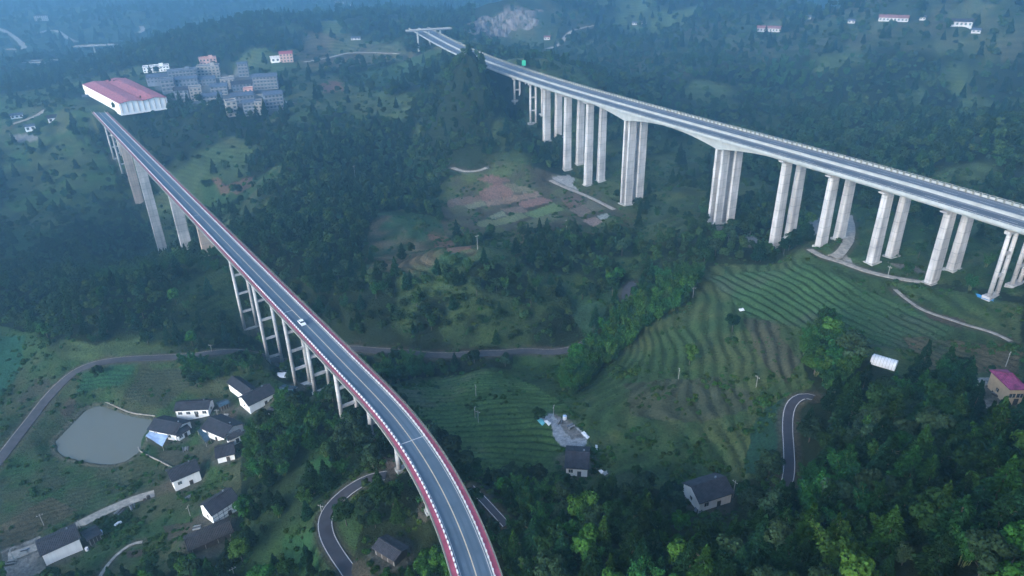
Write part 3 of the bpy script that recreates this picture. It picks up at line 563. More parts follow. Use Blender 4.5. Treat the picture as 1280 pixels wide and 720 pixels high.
for pix in ([(515,215),(555,95),(588,62),(628,92),(645,150),(600,205)], [(275,60),(290,25),(330,12),(370,18),(405,45),(350,65)], [(155,70),(180,45),(235,40),(255,60),(200,75)], [(340,200),(420,185),(480,205),(545,215),(560,300),(460,290),(440,335),(350,310)],
    [(390,370),(440,330),(520,345),(620,330),(700,360),(728,420),(640,432),(500,432),(400,420)], [(80,345),(330,335),(330,425),(120,432),(60,425)], [(660,300),(780,285),(830,310),(820,345),(720,370),(650,330)], [(70,240),(160,225),(250,330),(100,335)], [(370,130),(480,150),(540,200),(380,200),(330,165)], [(1000,120),(1130,70),(1279,130),(1279,150),(1130,200),(1000,190)]):
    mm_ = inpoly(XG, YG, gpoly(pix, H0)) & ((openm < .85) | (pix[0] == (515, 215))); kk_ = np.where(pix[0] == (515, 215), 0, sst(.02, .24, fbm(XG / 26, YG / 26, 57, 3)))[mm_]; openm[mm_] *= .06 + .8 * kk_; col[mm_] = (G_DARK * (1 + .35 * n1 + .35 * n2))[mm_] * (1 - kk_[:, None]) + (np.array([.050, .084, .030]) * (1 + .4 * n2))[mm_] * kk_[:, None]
# bare ground at pads
for (x, y, r, z) in PADS[:len(HOUSES)]:
    d = np.hypot(XG - x, YG - y); k = (1 - sst(r * .9, r + 2.5, d + 1.5 * n2[..., 0]))[..., None] * .75; col = col * (1 - k) + np.array([.12, .115, .10]) * k; openm = np.maximum(openm, (d < r + 3))
for (x, y, r, z) in PADS[len(HOUSES):]: openm = np.maximum(openm, (np.hypot(XG - x, YG - y) < r + 2))
for nme, (P, wd, mt, ln) in RP.items():
    d, _ = pdist(XG, YG, P, 14); openm = np.maximum(openm, d < wd / 2 + 2.2); k = (1 - sst(wd / 2 + .3, wd / 2 + 2.6, d + n2[..., 0]))[..., None] * .7; col = col * (1 - k) + np.array([.10, .085, .065]) * k
for (q_, k_, v_) in LPIERS:
    i_ = az_hit(LBP, *q_); k = ((np.hypot(XG - LBP[i_, 0], YG - LBP[i_, 1]) + 1.5 * n2[..., 0] * 2) < 5.5)[..., None] * .7; col = col * (1 - k) + np.array([.11, .10, .08]) * k
openm = np.maximum(openm, (pin | (pd < 3))); k = ((pd < 2.2) & ~pin)[..., None] * .6; col = col * (1 - k) + np.array([.16, .14, .11]) * k
d, _ = pdist(XG, YG, RBP, 30); openm = np.maximum(openm, (d < 15) & (H > RB_Z - 13)); d, _ = pdist(XG, YG, LBP, 30); openm = np.maximum(openm, (d < 8) & (H > LB_Z - 14))
# relief: gullies and bumps away from built ground, terraces where there are rows
rel = (1 - flat)
H = H + rel * (fbm(XG / 14, YG / 14, 41, 3) * 1.0 + fbm(XG / 55, YG / 55, 43, 4) * 4.5 * np.clip((DG - 100) / 300, .2, 1.6) * (1 - .75 * openm))
H = H + rel * np.clip((DG - 900) / 900, 0, 3) * fbm(XG / 260, YG / 260, 45, 4) * 26
rk = inpoly(XG, YG, gpoly([(585,48),(600,38),(625,18),(645,8),(668,12),(676,32),(664,44),(630,46),(606,48)], H0)); H = H + rk * fbm(XG / 25, YG / 25, 47, 4) * 5
saw = rowp - np.floor(rowp); H = H + rel * rowm * .5 * (np.sin(2 * np.pi * rowp)) * (DG < 900)
rowm *= (1 - flat) * np.clip(.75 + 1.6 * fbm(XG / 18, YG / 18, 87, 3), .15, 1)

def terrain_material():
    m, t, out = newmat('ground_cover'); b = t.nodes.new('ShaderNodeBsdfPrincipled'); b.inputs['Roughness'].default_value = .95; b.inputs['Specular IOR Level'].default_value = .1
    a = t.nodes.new('ShaderNodeAttribute'); a.attribute_name = 'cover'; g = t.nodes.new('ShaderNodeNewGeometry')
    p = t.nodes.new('ShaderNodeAttribute'); p.attribute_name = 'rowp'; q = t.nodes.new('ShaderNodeAttribute'); q.attribute_name = 'rowm'
    n = t.nodes.new('ShaderNodeTexNoise'); n.inputs['Scale'].default_value = .9; n.inputs['Detail'].default_value = 8; n.inputs['Roughness'].default_value = .72
    t.links.new(g.outputs['Position'], n.inputs['Vector'])
    mr = t.nodes.new('ShaderNodeMapRange'); mr.inputs[1].default_value = .3; mr.inputs[2].default_value = .7; mr.inputs[3].default_value = .32; mr.inputs[4].default_value = 1.2; t.links.new(n.outputs['Fac'], mr.inputs[0])
    # rows: dark furrow lines
    def math_(op, x, y=None, v=None):
        k = t.nodes.new('ShaderNodeMath'); k.operation = op
        t.links.new(x, k.inputs[0])
        if y is not None: t.links.new(y, k.inputs[1])
        if v is not None: k.inputs[1].default_value = v
        return k.outputs[0]
    nn = math_('MULTIPLY', n.outputs['Fac'], v=.55); ph = math_('ADD', p.outputs['Fac'], nn)
    s = math_('SINE', math_('MULTIPLY', ph, v=2 * math.pi)); sm = t.nodes.new('ShaderNodeMapRange'); sm.inputs[1].default_value = -1; sm.inputs[2].default_value = 1; sm.inputs[3].default_value = -.5; sm.inputs[4].default_value = .45; t.links.new(s, sm.inputs[0])
    rw = math_('MULTIPLY', sm.outputs[0], q.outputs['Fac']); f = math_('MULTIPLY', math_('ADD', rw, v=1.0), mr.outputs[0])
    vm = t.nodes.new('ShaderNodeVectorMath'); vm.operation = 'SCALE'; t.links.new(a.outputs['Color'], vm.inputs[0]); t.links.new(f, vm.inputs['Scale']); t.links.new(vm.outputs[0], b.inputs['Base Color'])
    bp = t.nodes.new('ShaderNodeBump'); bp.inputs['Strength'].default_value = 1; bp.inputs['Distance'].default_value = 1.1; t.links.new(n.outputs['Fac'], bp.inputs['Height']); t.links.new(bp.outputs[0], b.inputs['Normal'])
    t.links.new(b.outputs[0], out.inputs['Surface']); return m
nr, nc = H.shape; idx = np.arange(nr * nc, dtype=np.int32).reshape(nr, nc)
F = np.stack([idx[:-1, :-1], idx[:-1, 1:], idx[1:, 1:], idx[1:, :-1]], -1).reshape(-1, 4)
F = F[:, ::-1]
me = np_mesh('hills', np.stack([XG, YG, H], -1).reshape(-1, 3), F, terrain_material())
ca = me.color_attributes.new('cover', 'FLOAT_COLOR', 'POINT'); ca.data.foreach_set('color', np.concatenate([np.clip(col, 0.003, 1), np.ones(H.shape + (1,))], -1).astype(np.float32).ravel())
for nm, ar in (('rowp', rowp), ('rowm', rowm)):
    at = me.attributes.new(nm, 'FLOAT', 'POINT'); at.data.foreach_set('value', ar.astype(np.float32).ravel())
me.shade_smooth(); hills = bpy.data.objects.new('hills', me); COL.objects.link(hills); tag(hills, 'green valley and hillsides with terraces and forest floor', kind='structure')

# outer terrain ring so the land goes on past the modelled sector
mb = MB(); ring = []
for k in range(49):
    a = R(60) + (2 * math.pi - R(120)) * k / 48; row = []
    for D in (42, 120, 400, 1200, 3000, 7000):
        edge = AZ[-1] if k < 24 else AZ[0]; w = abs(k - 24) / 24; hE = float(hsample(D * math.sin(edge) * .999, D * math.cos(edge) * .999))
        w = w ** .7; row.append((D * math.sin(a), D * math.cos(a), hE * w + (1 - w) * (50 + D * .02)))
    ring.append(row)
vs = [p for r_ in ring for p in r_]; fs = [(i * 6 + j, i * 6 + j + 1, (i + 1) * 6 + j + 1, (i + 1) * 6 + j) for i in range(48) for j in range(5)]
mb.add(vs, fs); mg = mat('distant_meadow', (.035, .055, .03), .95, .5, .02); tag(mb.build('terrain', mg, None, True), 'wooded land behind the viewpoint', kind='structure')
mb = MB(); c0 = [(44 * math.sin(2 * math.pi * k / 64), 44 * math.cos(2 * math.pi * k / 64)) for k in range(64)]
mb.add([(0, 0, 46)] + [(x, y, 46.0) for x, y in c0], [(0, k + 1, (k + 1) % 64 + 1) for k in range(64)]); tag(mb.build('ground', mg), 'ground below the viewpoint', kind='structure')

# quarried rock face on the hillside at the top of the picture
azs = np.linspace(math.atan2(*ray(580, 40)[:2]), math.atan2(*ray(682, 40)[:2]), 190); Ds = np.linspace(880, 1075, 150); AA, DD = np.meshgrid(azs, Ds); RX, RY = DD * np.sin(AA), DD * np.cos(AA); RH = hsample(RX, RY)
uR, vR, _ = project(RX, RY, RH); e_ = 1 - ((uR - 630) / 52) ** 2 - ((vR - 30 + (uR - 632) * .22) / 15) ** 2 + .9 * fbm(RX / 16, RY / 16, 93, 4)
RZ = RH + np.clip(e_ * 4, -3, 1.2) + np.clip(e_, 0, .5) * 2 * (5.5 * np.abs(fbm(RX / 11, (RY + RH * 1.5) / 17, 95, 4)) - 1.0 + 2.5 * fbm(RX / 3.5, RH / 4, 97, 3))
ii = np.arange(RX.size).reshape(RX.shape); FF = np.stack([ii[:-1, :-1], ii[:-1, 1:], ii[1:, 1:], ii[1:, :-1]], -1).reshape(-1, 4)[:, ::-1]
ek = (e_[:-1, :-1] > -.45).ravel(); rko = bpy.data.objects.new('rock_cliff', np_mesh('rock_cliff', np.stack([RX, RY, RZ], -1).reshape(-1, 3), FF[ek], M['rock'])); COL.objects.link(rko); tag(rko, 'pale bare rock cut in the hillside above the far end of the expressway', kind='structure')

# ------------------------------------------------------------------ ribbons
def ribbon(mb, P, o0, o1, dz, drape=None):
    t = tangent(P); nx = np.stack([-t[:, 1], t[:, 0]], 1); a = P[:, :2] + nx * o0; b = P[:, :2] + nx * o1; n = len(P)
    vs = [(a[i, 0], a[i, 1], P[i, 2] + dz) for i in range(n)] + [(b[i, 0], b[i, 1], P[i, 2] + dz) for i in range(n)]
    return mb.add(vs, [(i, i + 1, n + i + 1, n + i) for i in range(n - 1)])
for nme, (P, wd, mt, ln) in RP.items():
    P = P.copy(); mb = MB(); n = len(P); t = tangent(P); nx = np.stack([-t[:, 1], t[:, 0]], 1)
    jit = fbm(np.arange(n) / 5, np.zeros(n), 91, 2) * (.12 if mt != 'asphalt' else .0) * wd
    prof = [(-.5, -.6), (-.5, .10), (0, .13), (.5, .10), (.5, -.6)]; V = []
    for o, dz in prof:
        q = P[:, :2] + nx * (o * (wd + jit))[:, None]; V.append(np.c_[q, P[:, 2] + dz])
    V = np.concatenate(V); mb.add(V, [(j * n + i, (j + 1) * n + i, (j + 1) * n + i + 1, j * n + i + 1)[::-1] for j in range(4) for i in range(n - 1)])
    ro = tag(mb.build(nme, M[mt]), kind='structure')
    if ln:
        for s in (-1, 1):
            mb = MB(); ribbon(mb, P, s * (wd / 2 - .28) - ln / 2, s * (wd / 2 - .28) + ln / 2, .135)
            if mt == 'asphalt' or s == 1: mb.build('edge_line', M['white_line' if mt == 'asphalt' else 'path'], ro)
mb = MB(); mb.add([(p[0], p[1], PZ) for p in pc], [tuple(range(len(pc)))[::-1]]); w_ = tag(mb.build('pond_water', M['water']), 'grey-green still pond beside the village', kind='structure')
# pond bank walls
mb = MB(); bw = smoothpath([ground(a, b) for a, b in ((122, 498), (135, 503), (150, 511), (165, 517), (185, 519), (194, 520))], 2, 2)
for a, b in zip(bw[:-1], bw[1:]): mb.bar((a[0], a[1], PZ + .45), (b[0], b[1], PZ + .45), .45, .7)
tag(mb.build('pond_wall', M['path']), 'low pale concrete wall along the upper edge of the pond', 'wall')
mb = MB(); bw = smoothpath([ground(a, b) for a, b in ((172, 556), (174, 565), (190, 572), (206, 580), (217, 586))], 2, 2)
for a, b in zip(bw[:-1], bw[1:]): mb.bar((a[0], a[1], a[2] + .2), (b[0], b[1], b[2] + .2), .35, .6)
tag(mb.build('garden_wall', M['path']), 'low pale wall running from the lower right of the pond to the white house', 'wall')

# ------------------------------------------------------------------ bridges
def sweep(P, profile, name, m, parent, closed=True, pf=None):
    """profile: list of (offset, height) about the path; pf(i) may change it along the path"""
    t = tangent(P); nx = np.stack([-t[:, 1], t[:, 0]], 1); n = len(P); V = []; k = len(profile)
    for i in range(n):
        for (o, z) in (pf(i) if pf else profile): V.append((P[i, 0] + nx[i, 0] * o, P[i, 1] + nx[i, 1] * o, P[i, 2] + z))
    fs = [(i * k + j, i * k + (j + 1) % k, (i + 1) * k + (j + 1) % k, (i + 1) * k + j) for i in range(n - 1) for j in range(k if closed else k - 1)]
    if closed: fs += [tuple(range(k))[::-1], tuple(range((n - 1) * k, n * k))]
    return MB().add(V, fs).build(name, m, parent)
def rect(o0, o1, z0, z1): return [(o0, z0), (o0, z1), (o1, z1), (o1, z0)]
def frame_at(P, i):
    t = tangent(P)[i]; return P[i], t, np.array([-t[1], t[0]])
def nearest_idx_az(P, px, py, off=0.0):
    r = ray(px, py); t = tangent(P); q = P[:, :2] + np.stack([-t[:, 1], t[:, 0]], 1) * off; cr = q[:, 0] * r[1] - q[:, 1] * r[0]; k = np.where(np.diff(np.sign(cr)) != 0)[0]
    return int(k[0]) if len(k) else int(np.argmin(abs(cr)))
# --- viaduct with red footways
LV = empty('curved_viaduct', tuple(LBP[len(LBP) // 2])); LV.location = (0, 0, 0)
tag(LV, 'curving two-lane viaduct with red footways and white railings, sweeping from lower centre to the warehouse', 'bridge')
sweep(LBP, [(-6.0, -.35), (-6.0, -.06), (6.0, -.06), (6.0, -.35), (3.4, -.7), (3.1, -2.0), (-3.1, -2.0), (-3.4, -.7)], 'girder', M['deckside'], LV)
sweep(LBP, [(-4.0, -.05), (-4.0, 0), (4.0, 0), (4.0, -.05)], 'road_surface', M['bridge_asphalt'], LV)
for s in (-1, 1):
    a, b = sorted((s * 4.35, s * 5.75)); sweep(LBP, rect(a, b, -.05, .18), 'footway', M['pink'], LV)
    a, b = sorted((s * 5.75, s * 5.98)); sweep(LBP, rect(a, b, -.05, .32), 'parapet', M['outer'], LV)
    a, b = sorted((s * 4.02, s * 4.34)); sweep(LBP, rect(a, b, -.05, .22), 'kerb', M['deckside'], LV)
    # railings
    mb = MB(); t = tangent(LBP); acc = 0
    Pf = smoothpath(LBP, 1.0, 0); tf = tangent(Pf); nf = np.stack([-tf[:, 1], tf[:, 0]], 1)
    for i in range(0, len(Pf), 2):
        p = Pf[i, :2] + nf[i] * s * 4.2; d = Pf[i]; mb.box((p[0], p[1], d[2] + .48), (.95 if s < 0 else .5, .34, .5), math.atan2(tf[i, 1], tf[i, 0]))
    tag(mb.build('railing_post', M['wall' if s < 0 else 'rail'], LV), kind='stuff')
    sweep(LBP, rect(s * 4.2 - .03, s * 4.2 + .03, .60, .68), 'rail', M['rail' if s > 0 else 'pink'], LV)
    if s > 0: sweep(LBP, rect(s * 4.2 - .05, s * 4.2 + .05, .42, .58), 'rail', M['rail'], LV)
    mb = MB()
    for i in range(0, len(Pf), 3):
        p = Pf[i, :2] + nf[i] * s * 5.86; mb.box((p[0], p[1], Pf[i, 2] + .8), (.10, .10, 1.0), math.atan2(tf[i, 1], tf[i, 0]))
    tag(mb.build('fence_post', M['outer'], LV), kind='stuff')
    for z in (.85, 1.22): sweep(LBP, rect(s * 5.86 - .04, s * 5.86 + .04, z, z + .08), 'fence_rail', M['outer'], LV)
    sweep(LBP, [(s * 3.6 - .09, .006), (s * 3.6 + .09, .006)], 'edge_line', M['white_line'], LV, closed=False)
for o in (-2.9, -1.2, 1.2, 2.9): sweep(LBP, [(o - .3, .003), (o + .3, .003)], 'tyre_track', M['track'], LV, closed=False)
sweep(LBP, [(-.13, .006), (.13, .006)], 'centre_line', M['yellow_line'], LV, closed=False)
# expansion joints and arrow
for (px, py, hw) in ((358, 387, 'l'), (503, 549, 'f'), (249, 268, 'l')):
    i = nearest_idx_az(LBP, px, py); 
    i = int(np.argmin([abs(project(p[0], p[1], p[2])[1] - py) for p in LBP])); p, t, n_ = frame_at(LBP, i)
    a = p[:2] + n_ * (-4 if True else 0); b = p[:2] + n_ * (0 if hw == 'l' else 4)
    mb = MB(); mb.bar((a[0], a[1], p[2] + .004), (b[0], b[1], p[2] + .004), .35, .012); mb.build('expansion_joint', M['white_line'], LV)
# piers: (px near, py top ref, kind, base px y, warm)
def lpier(px, py, kind, warm=False, sep=3.2):
    i = az_hit(LBP, px, py); p, t, n_ = frame_at(LBP, i); rz_ = math.atan2(t[1], t[0])
    top = p[2] - 2.0; g = float(hsample(p[0], p[1])); h = top - g
    PIERXY.append((p[0], p[1])); pr = empty('pier', (p[0], p[1], g), rz_); pr.parent = LV; mm = M['concrete_warm' if warm else 'concrete']
    if kind == 'wall':
        mb = MB(); w0, w1 = 3.3, 3.3; mb.add([(-1.3, -w0, -2), (1.3, -w0, -2), (1.3, w0, -2), (-1.3, w0, -2), (-1.1, -w1, h), (1.1, -w1, h), (1.1, w1, h), (-1.1, w1, h)], [(3, 2, 1, 0), (4, 5, 6, 7), (0, 1, 5, 4), (1, 2, 6, 5), (2, 3, 7, 6), (3, 0, 4, 7)])
        mb.build('shaft', mm, pr)
        k = 0
        for z in np.arange(4, h, 4.5):
            for s in (-1, 1): MB().box((0, s * 3.3, z), (2.9, .12, .22)).build('lift_band', M['deckside'], pr)
            MB().box((1.2, 0, z), (.25, 6.7, .18)).build('lift_band', M['deckside'], pr)
    else:
        for s in (-1, 1): MB().cyl((0, s * sep, -2), (0, s * sep, h - .9), .85, .75, 14).build('column', mm, pr, True)
        MB().box((0, 0, h - .55), (1.9, sep * 2 + 2.6, 1.1)).build('cap_beam', mm, pr)
        nb = max(0, int(h // 11))
        for k in range(nb): MB().box((0, 0, h * (k + 1) / (nb + 1) - .5), (1.0, sep * 2, 1.0)).build('crossbeam', mm, pr)
        MB().box((0, 0, -.5), (2.6, sep * 2 + 2, 1.2)).build('footing', M['deckside'], pr)
for q_, k_, v_ in LPIERS: lpier(q_[0], q_[1], 'portal' if k_ == 'portal' else 'wall', k_ == 'warm')

# --- expressway bridge
RV = empty('expressway_bridge', (0, 0, 0)); tag(RV, 'long straight expressway bridge on tall pale columns crossing the right half of the valley', 'bridge')
# pier stations
PIX = [((646.5,123),'portal'),((665.5,151),'portal'),((684,184),'box'),((709,215),'box'),((734,236),'box'),((779,270),'twin'),((892,287),'twin'),((968,317),'box'),((1028,309),'box'),((1091,331),'box'),((1165,352),'box'),((1250,373),'portal')]
NEAR = -6.25
# find which side is towards the camera (offset sign)
tt = tangent(RBP)[200]; nn_ = np.array([-tt[1], tt[0]]); sgn = -1 if np.dot(nn_, RBP[200, :2]) > 0 else 1
st = [(nearest_idx_az(RBP, p[0], p[1], sgn * 6.25), k) for p, k in PIX]
s_len = np.r_[0, np.cumsum(np.hypot(*np.diff(RBP[:, :2], axis=0).T))]
tw = [i for i, k in st if k == 'twin']; j0 = st[4][0]; j1 = st[7][0]
def depth_at(i):
    d = 2.0
    for q in tw: d = max(d, 2.0 + 4.2 * max(0, 1 - abs(s_len[i] - s_len[q]) / 36.0) ** 1.7)
    return d
ia = int(np.argmin(np.hypot(*(RBP[:, :2] - at_depth(608, 79, 96)).T)))          # the deck starts here; beyond it the road is on the ground
for s in (-1, 1):
    c = s * 6.25
    def pf(i, c=c):
        d = depth_at(i + ia); return [(c - 5.8, -.4), (c - 5.8, -.06), (c + 5.8, -.06), (c + 5.8, -.4), (c + 3.2, -.75), (c + 2.9, -d), (c - 2.9, -d), (c - 3.2, -.75)]
    sweep(RBP[ia:], None or rect(0, 1, 0, 1), 'girder', M['parapet'], RV, pf=pf) if False else None
    P = RBP[ia:]; t = tangent(P); nx = np.stack([-t[:, 1], t[:, 0]], 1); V = []; n = len(P)
    for i in range(n):
        for (o, z) in pf(i): V.append((P[i, 0] + nx[i, 0] * o, P[i, 1] + nx[i, 1] * o, P[i, 2] + z))
    MB().add(V, [(i * 8 + j, i * 8 + (j + 1) % 8, (i + 1) * 8 + (j + 1) % 8, (i + 1) * 8 + j) for i in range(n - 1) for j in range(8)] + [tuple(range(8))[::-1], tuple(range((n - 1) * 8, n * 8))]).build('girder', M['parapet'], RV)
    near_side = (s == sgn)
    for o in (-2.6, -.9, .9, 2.6): sweep(RBP, [(c + o - .35, .004), (c + o + .35, .004)], 'tyre_track', M['track2'], RV, closed=False)
    sweep(RBP, [(c - 5.4, -.04), (c - 5.4, 0), (c + 5.4, 0), (c + 5.4, -.04)], 'road_surface', M['exp_asphalt' if near_side else 'worn'], RV)
    sh = sorted((c + s * 2.9, c + s * 5.3)); sweep(RBP, [(sh[0], .005), (sh[1], .005)], 'hard_shoulder', M['shoulder'], RV, closed=False)
    sh = sorted((c - s * 5.3, c - s * 3.9)); sweep(RBP, [(sh[0], .005), (sh[1], .005)], 'inner_shoulder', M['shoulder'], RV, closed=False)
    for o in (-5.62, 5.62): sweep(RBP, [(c + o - .22, -.1), (c + o - .12, .95), (c + o + .12, .95), (c + o + .22, -.1)], 'parapet', M['parapet'], RV)
    for o in (s * 2.9, -s * 3.9): sweep(RBP, [(c + o - .1, .012), (c + o + .1, .012)], 'edge_line', M['white_line'], RV, closed=False)
    Pf = smoothpath(RBP, 3.0, 0); tf = tangent(Pf); nf = np.stack([-tf[:, 1], tf[:, 0]], 1); mb = MB()
    for i in range(0, len(Pf) - 2, 5):
        o = c - s * .5; a = Pf[i, :2] + nf[i] * o; b = Pf[i + 2, :2] + nf[i + 2] * o; mb.bar((a[0], a[1], RB_Z + .01), (b[0], b[1], RB_Z + .01), .2, .02)
    tag(mb.build('lane_dash', M['white_line'], RV), kind='stuff')
# anti-glare plates along the median and rails on the outer parapets
Pf = smoothpath(RBP, 1.5, 0); tf = tangent(Pf); nf = np.stack([-tf[:, 1], tf[:, 0]], 1)
mb = MB()
for i in range(0, len(Pf), 2):
    for o in (-sgn * 11.1,): p = Pf[i, :2] + nf[i] * o; mb.box((p[0], p[1], RB_Z + .7), (.8, .12, 1.3), math.atan2(tf[i, 1], tf[i, 0]) + .9)
tag(mb.build('glare_plate', M['outer'], RV), kind='stuff')
mb = MB()
for i in range(0, len(Pf), 2):
    for o in (-11.87, 11.87): p = Pf[i, :2] + nf[i] * o; mb.box((p[0], p[1], RB_Z + 1.15), (.14, .14, .5), math.atan2(tf[i, 1], tf[i, 0]))
tag(mb.build('rail_post', M['parapet'], RV), kind='stuff')
for o in (-11.87, 11.87): sweep(RBP, rect(o - .06, o + .06, 1.35, 1.47), 'rail', M['parapet'], RV)
PSEP = [5.0, 5.0, 5.0, 5.4, 5.4, 4.6, 4.9, 5.4, 6.25, 6.5, 6.5, 6.7]
for (i, kind) in st:
    p, t, n_ = frame_at(RBP, i); rz_ = math.atan2(t[1], t[0]); d = depth_at(i)
    for s in (-1, 1):
        c = p[:2] + n_ * s * PSEP[st.index((i, kind))]; g = float(hsample(c[0], c[1])); h = RB_Z - d - g
        PIERXY.append((c[0], c[1])); pr = empty('pier', (c[0], c[1], g), rz_); pr.parent = RV
        if kind == 'portal':
            for q in (-1, 1): MB().cyl((0, q * 2.3, -3), (0, q * 2.3, h - 1.2), .85, .8, 14).build('column', M['concrete'], pr, True)
            MB().box((0, 0, h - .6), (2.0, 8.0, 1.2)).build('cap_beam', M['concrete'], pr)
            nb = max(1, int(h // 10))
            for k in range(nb): MB().box((0, 0, h * (k + 1) / (nb + 1) - .5), (1.1, 4.6, 1.0)).build('crossbeam', M['concrete'], pr)
            MB().box((0, 0, -.3), (3.2, 8.5, 1.6)).build('footing', M['concrete'], pr)
        elif kind == 'twin':
            for q in (-1, 1):
                mb = MB(); mb.box((q * 2.2, 0, h / 2 - 1), (1.3, 4.8, h + 2))
                for e in (-1, 1): mb.box((q * 2.2, e * 2.25, h / 2 - 1.01), (1.5, .6, h + 1.98))
                mb.build('column', M['concrete'], pr)
            MB().box((0, 0, -.2), (7.5, 7, 1.6)).build('footing', M['deckside'], pr)
        else:
            mb = MB(); w0, w1, e0, e1 = 1.6, 1.3, 3.0, 2.7
            mb.add([(-w0, -e0 + .5, -3), (-w0 + .5, -e0, -3), (w0 - .5, -e0, -3), (w0, -e0 + .5, -3), (w0, e0 - .5, -3), (w0 - .5, e0, -3), (-w0 + .5, e0, -3), (-w0, e0 - .5, -3)] +
                   [(-w1, -e1 + .5, h - 1.3), (-w1 + .5, -e1, h - 1.3), (w1 - .5, -e1, h - 1.3), (w1, -e1 + .5, h - 1.3), (w1, e1 - .5, h - 1.3), (w1 - .5, e1, h - 1.3), (-w1 + .5, e1, h - 1.3), (-w1, e1 - .5, h - 1.3)],
                   [(k, (k + 1) % 8, 8 + (k + 1) % 8, 8 + k) for k in range(8)]); mb.build('shaft', M['concrete'], pr)
            mb = MB(); mb.add([(-1.4, -3.2, h - 1.3), (1.4, -3.2, h - 1.3), (1.4, 3.2, h - 1.3), (-1.4, 3.2, h - 1.3), (-1.4, -4.8, h - .5), (1.4, -4.8, h - .5), (1.4, 4.8, h - .5), (-1.4, 4.8, h - .5), (-1.4, -4.8, h), (1.4, -4.8, h), (1.4, 4.8, h), (-1.4, 4.8, h)],
                [(3, 2, 1, 0), (0, 1, 5, 4), (1, 2, 6, 5), (2, 3, 7, 6), (3, 0, 4, 7), (4, 5, 9, 8), (5, 6, 10, 9), (6, 7, 11, 10), (7, 4, 8, 11), (8, 9, 10, 11)]); mb.build('cap_beam', M['concrete'], pr)
            MB().box((0, 0, -.2), (4.6, 6.6, 1.2)).build('footing', M['deckside'], pr)
# --- far overbridge and far bridges
def simple_bridge(name, pa, pb, depth, w, npier, lab, drop=14):
    a = at_depth(*pa, depth); b = at_depth(*pb, depth); z = CAMZ - depth; d = (b - a); Ln = np.hypot(*d); d /= Ln; n_ = np.array([-d[1], d[0]]); root = empty(name, (0, 0, 0)); tag(root, lab, 'bridge')
    c = (a + b) / 2; rz_ = math.atan2(d[1], d[0])
    MB().box((c[0], c[1], z - .6), (Ln, w, 1.0), rz_).build('girder', M['worn'], root); MB().box((c[0], c[1], z - .04), (Ln, w - 1.2, .1), rz_).build('road_surface', M['exp_asphalt'], root)
    for s in (-1, 1): q = c + n_ * s * (w / 2 - .2); MB().box((q[0], q[1], z + .35), (Ln, .3, .8), rz_).build('parapet', M['deckside'], root)
    for k in range(npier):
        q = a + d * Ln * (k + 1) / (npier + 1); g = min(float(hsample(q[0], q[1])), z - drop); MB().box((q[0], q[1], (z - 1.7 + g) / 2 - 1), (1.4, w * .5, z - 1.7 - g + 2), rz_).build('pier', M['parapet'], root)
simple_bridge('overbridge', (507, 38.5), (564, 35.0), 91, 6, 3, 'pale overbridge crossing the expressway at the top of the picture', 9)
simple_bridge('distant_bridge', (92, 58), (166, 54.5), 148, 14, 2, 'pale distant bridge left of the wooded hills, standing on two piers', 22)
simple_bridge('distant_bridge', (33, 77), (82, 76), 146, 22, 3, 'broad grey low bridge below the pale distant bridge, upper left', 8)

# ------------------------------------------------------------------ car and signs
def car(px, py):
    i = int(np.argmin([math.hypot(*(np.array(project(p[0], p[1], p[2])[:2]) - (px, py))) for p in LBP])); p, t, n_ = frame_at(LBP, i)
    q = p[:2] + n_ * (1.2 if np.dot(n_, [1, 0]) < 0 else -1.2); r = empty('parked_car', (q[0], q[1], LB_Z), math.atan2(t[1], t[0])); r.name = 'car'
    tag(r, 'small white car driving on the red-edged viaduct', 'car')
    L_, W_ = 4.6, 1.85; prof = [(-2.3, .35), (-2.3, .85), (-2.15, 1.0), (-1.75, 1.05), (1.2, 1.0), (2.2, .85), (2.3, .6), (2.3, .35)]
    def ext(pf, w, nm, m, inset=0):
        k = len(pf); vs = [(x, -w / 2, z) for x, z in pf] + [(x, w / 2, z) for x, z in pf]; fs = [tuple(range(k)), tuple(range(k, 2 * k))[::-1]] + [((i + 1) % k, i, k + i, k + (i + 1) % k) for i in range(k)]
        o = MB().add(vs, fs).build(nm, m, r); return o
    ext(prof, W_, 'body', M['car']); ext([(-1.9, 1.03), (-1.45, 1.50), (.35, 1.50), (1.15, 1.02)], W_ - .24, 'window', M['glass']); ext([(-1.45, 1.48), (-1.35, 1.56), (.25, 1.56), (.38, 1.48)], W_ - .3, 'roof', M['car'])
    for x in (-1.45, 1.4):
        for s in (-1, 1): MB().cyl((x, s * .95 - s * .2, .33), (x, s * .95, .33), .33, .33, 12).build('wheel', M['tyre'], r)
    for s in (-1, 1): MB().box((2.29, s * .65, .72), (.06, .35, .14)).build('headlight', M['sign_white'], r); MB().box((-2.29, s * .7, .8), (.06, .3, .14)).build('tail_light', M['lamp'], r)
car(381, 406)
def sign(px, py, h, w, hh, m, lab, G=None):
    p = solve_plan(px, py, h) if G is None else G; r = empty('road_sign', tuple(p)); az = math.atan2(p[0], p[1]); r.rotation_euler = (0, 0, -az); tag(r, lab, 'sign')
    MB().cyl((0, 0, -1), (0, 0, h), .12, .12, 6).build('post', M['pole'], r); MB().box((0, -.2, h), (w, .12, hh)).build('panel', M[m], r)
def on_deck(px, py, side):
    i = int(np.argmin([math.hypot(*(np.array(project(p[0], p[1], p[2])[:2]) - (px, py))) for p in RBP])); p, t, n_ = frame_at(RBP, i); q = p[:2] + n_ * side * 11.3; return np.array([q[0], q[1], RB_Z])
sign(635, 76, 5, 3.2, 4.2, 'sign_green', 'green road sign on the far side of the expressway', on_deck(638, 90, -sgn))
sign(611, 76, 5, 4.0, 3.0, 'sign_white', 'round-cornered white sign at the near end of the bridge deck', on_deck(612, 82, sgn))
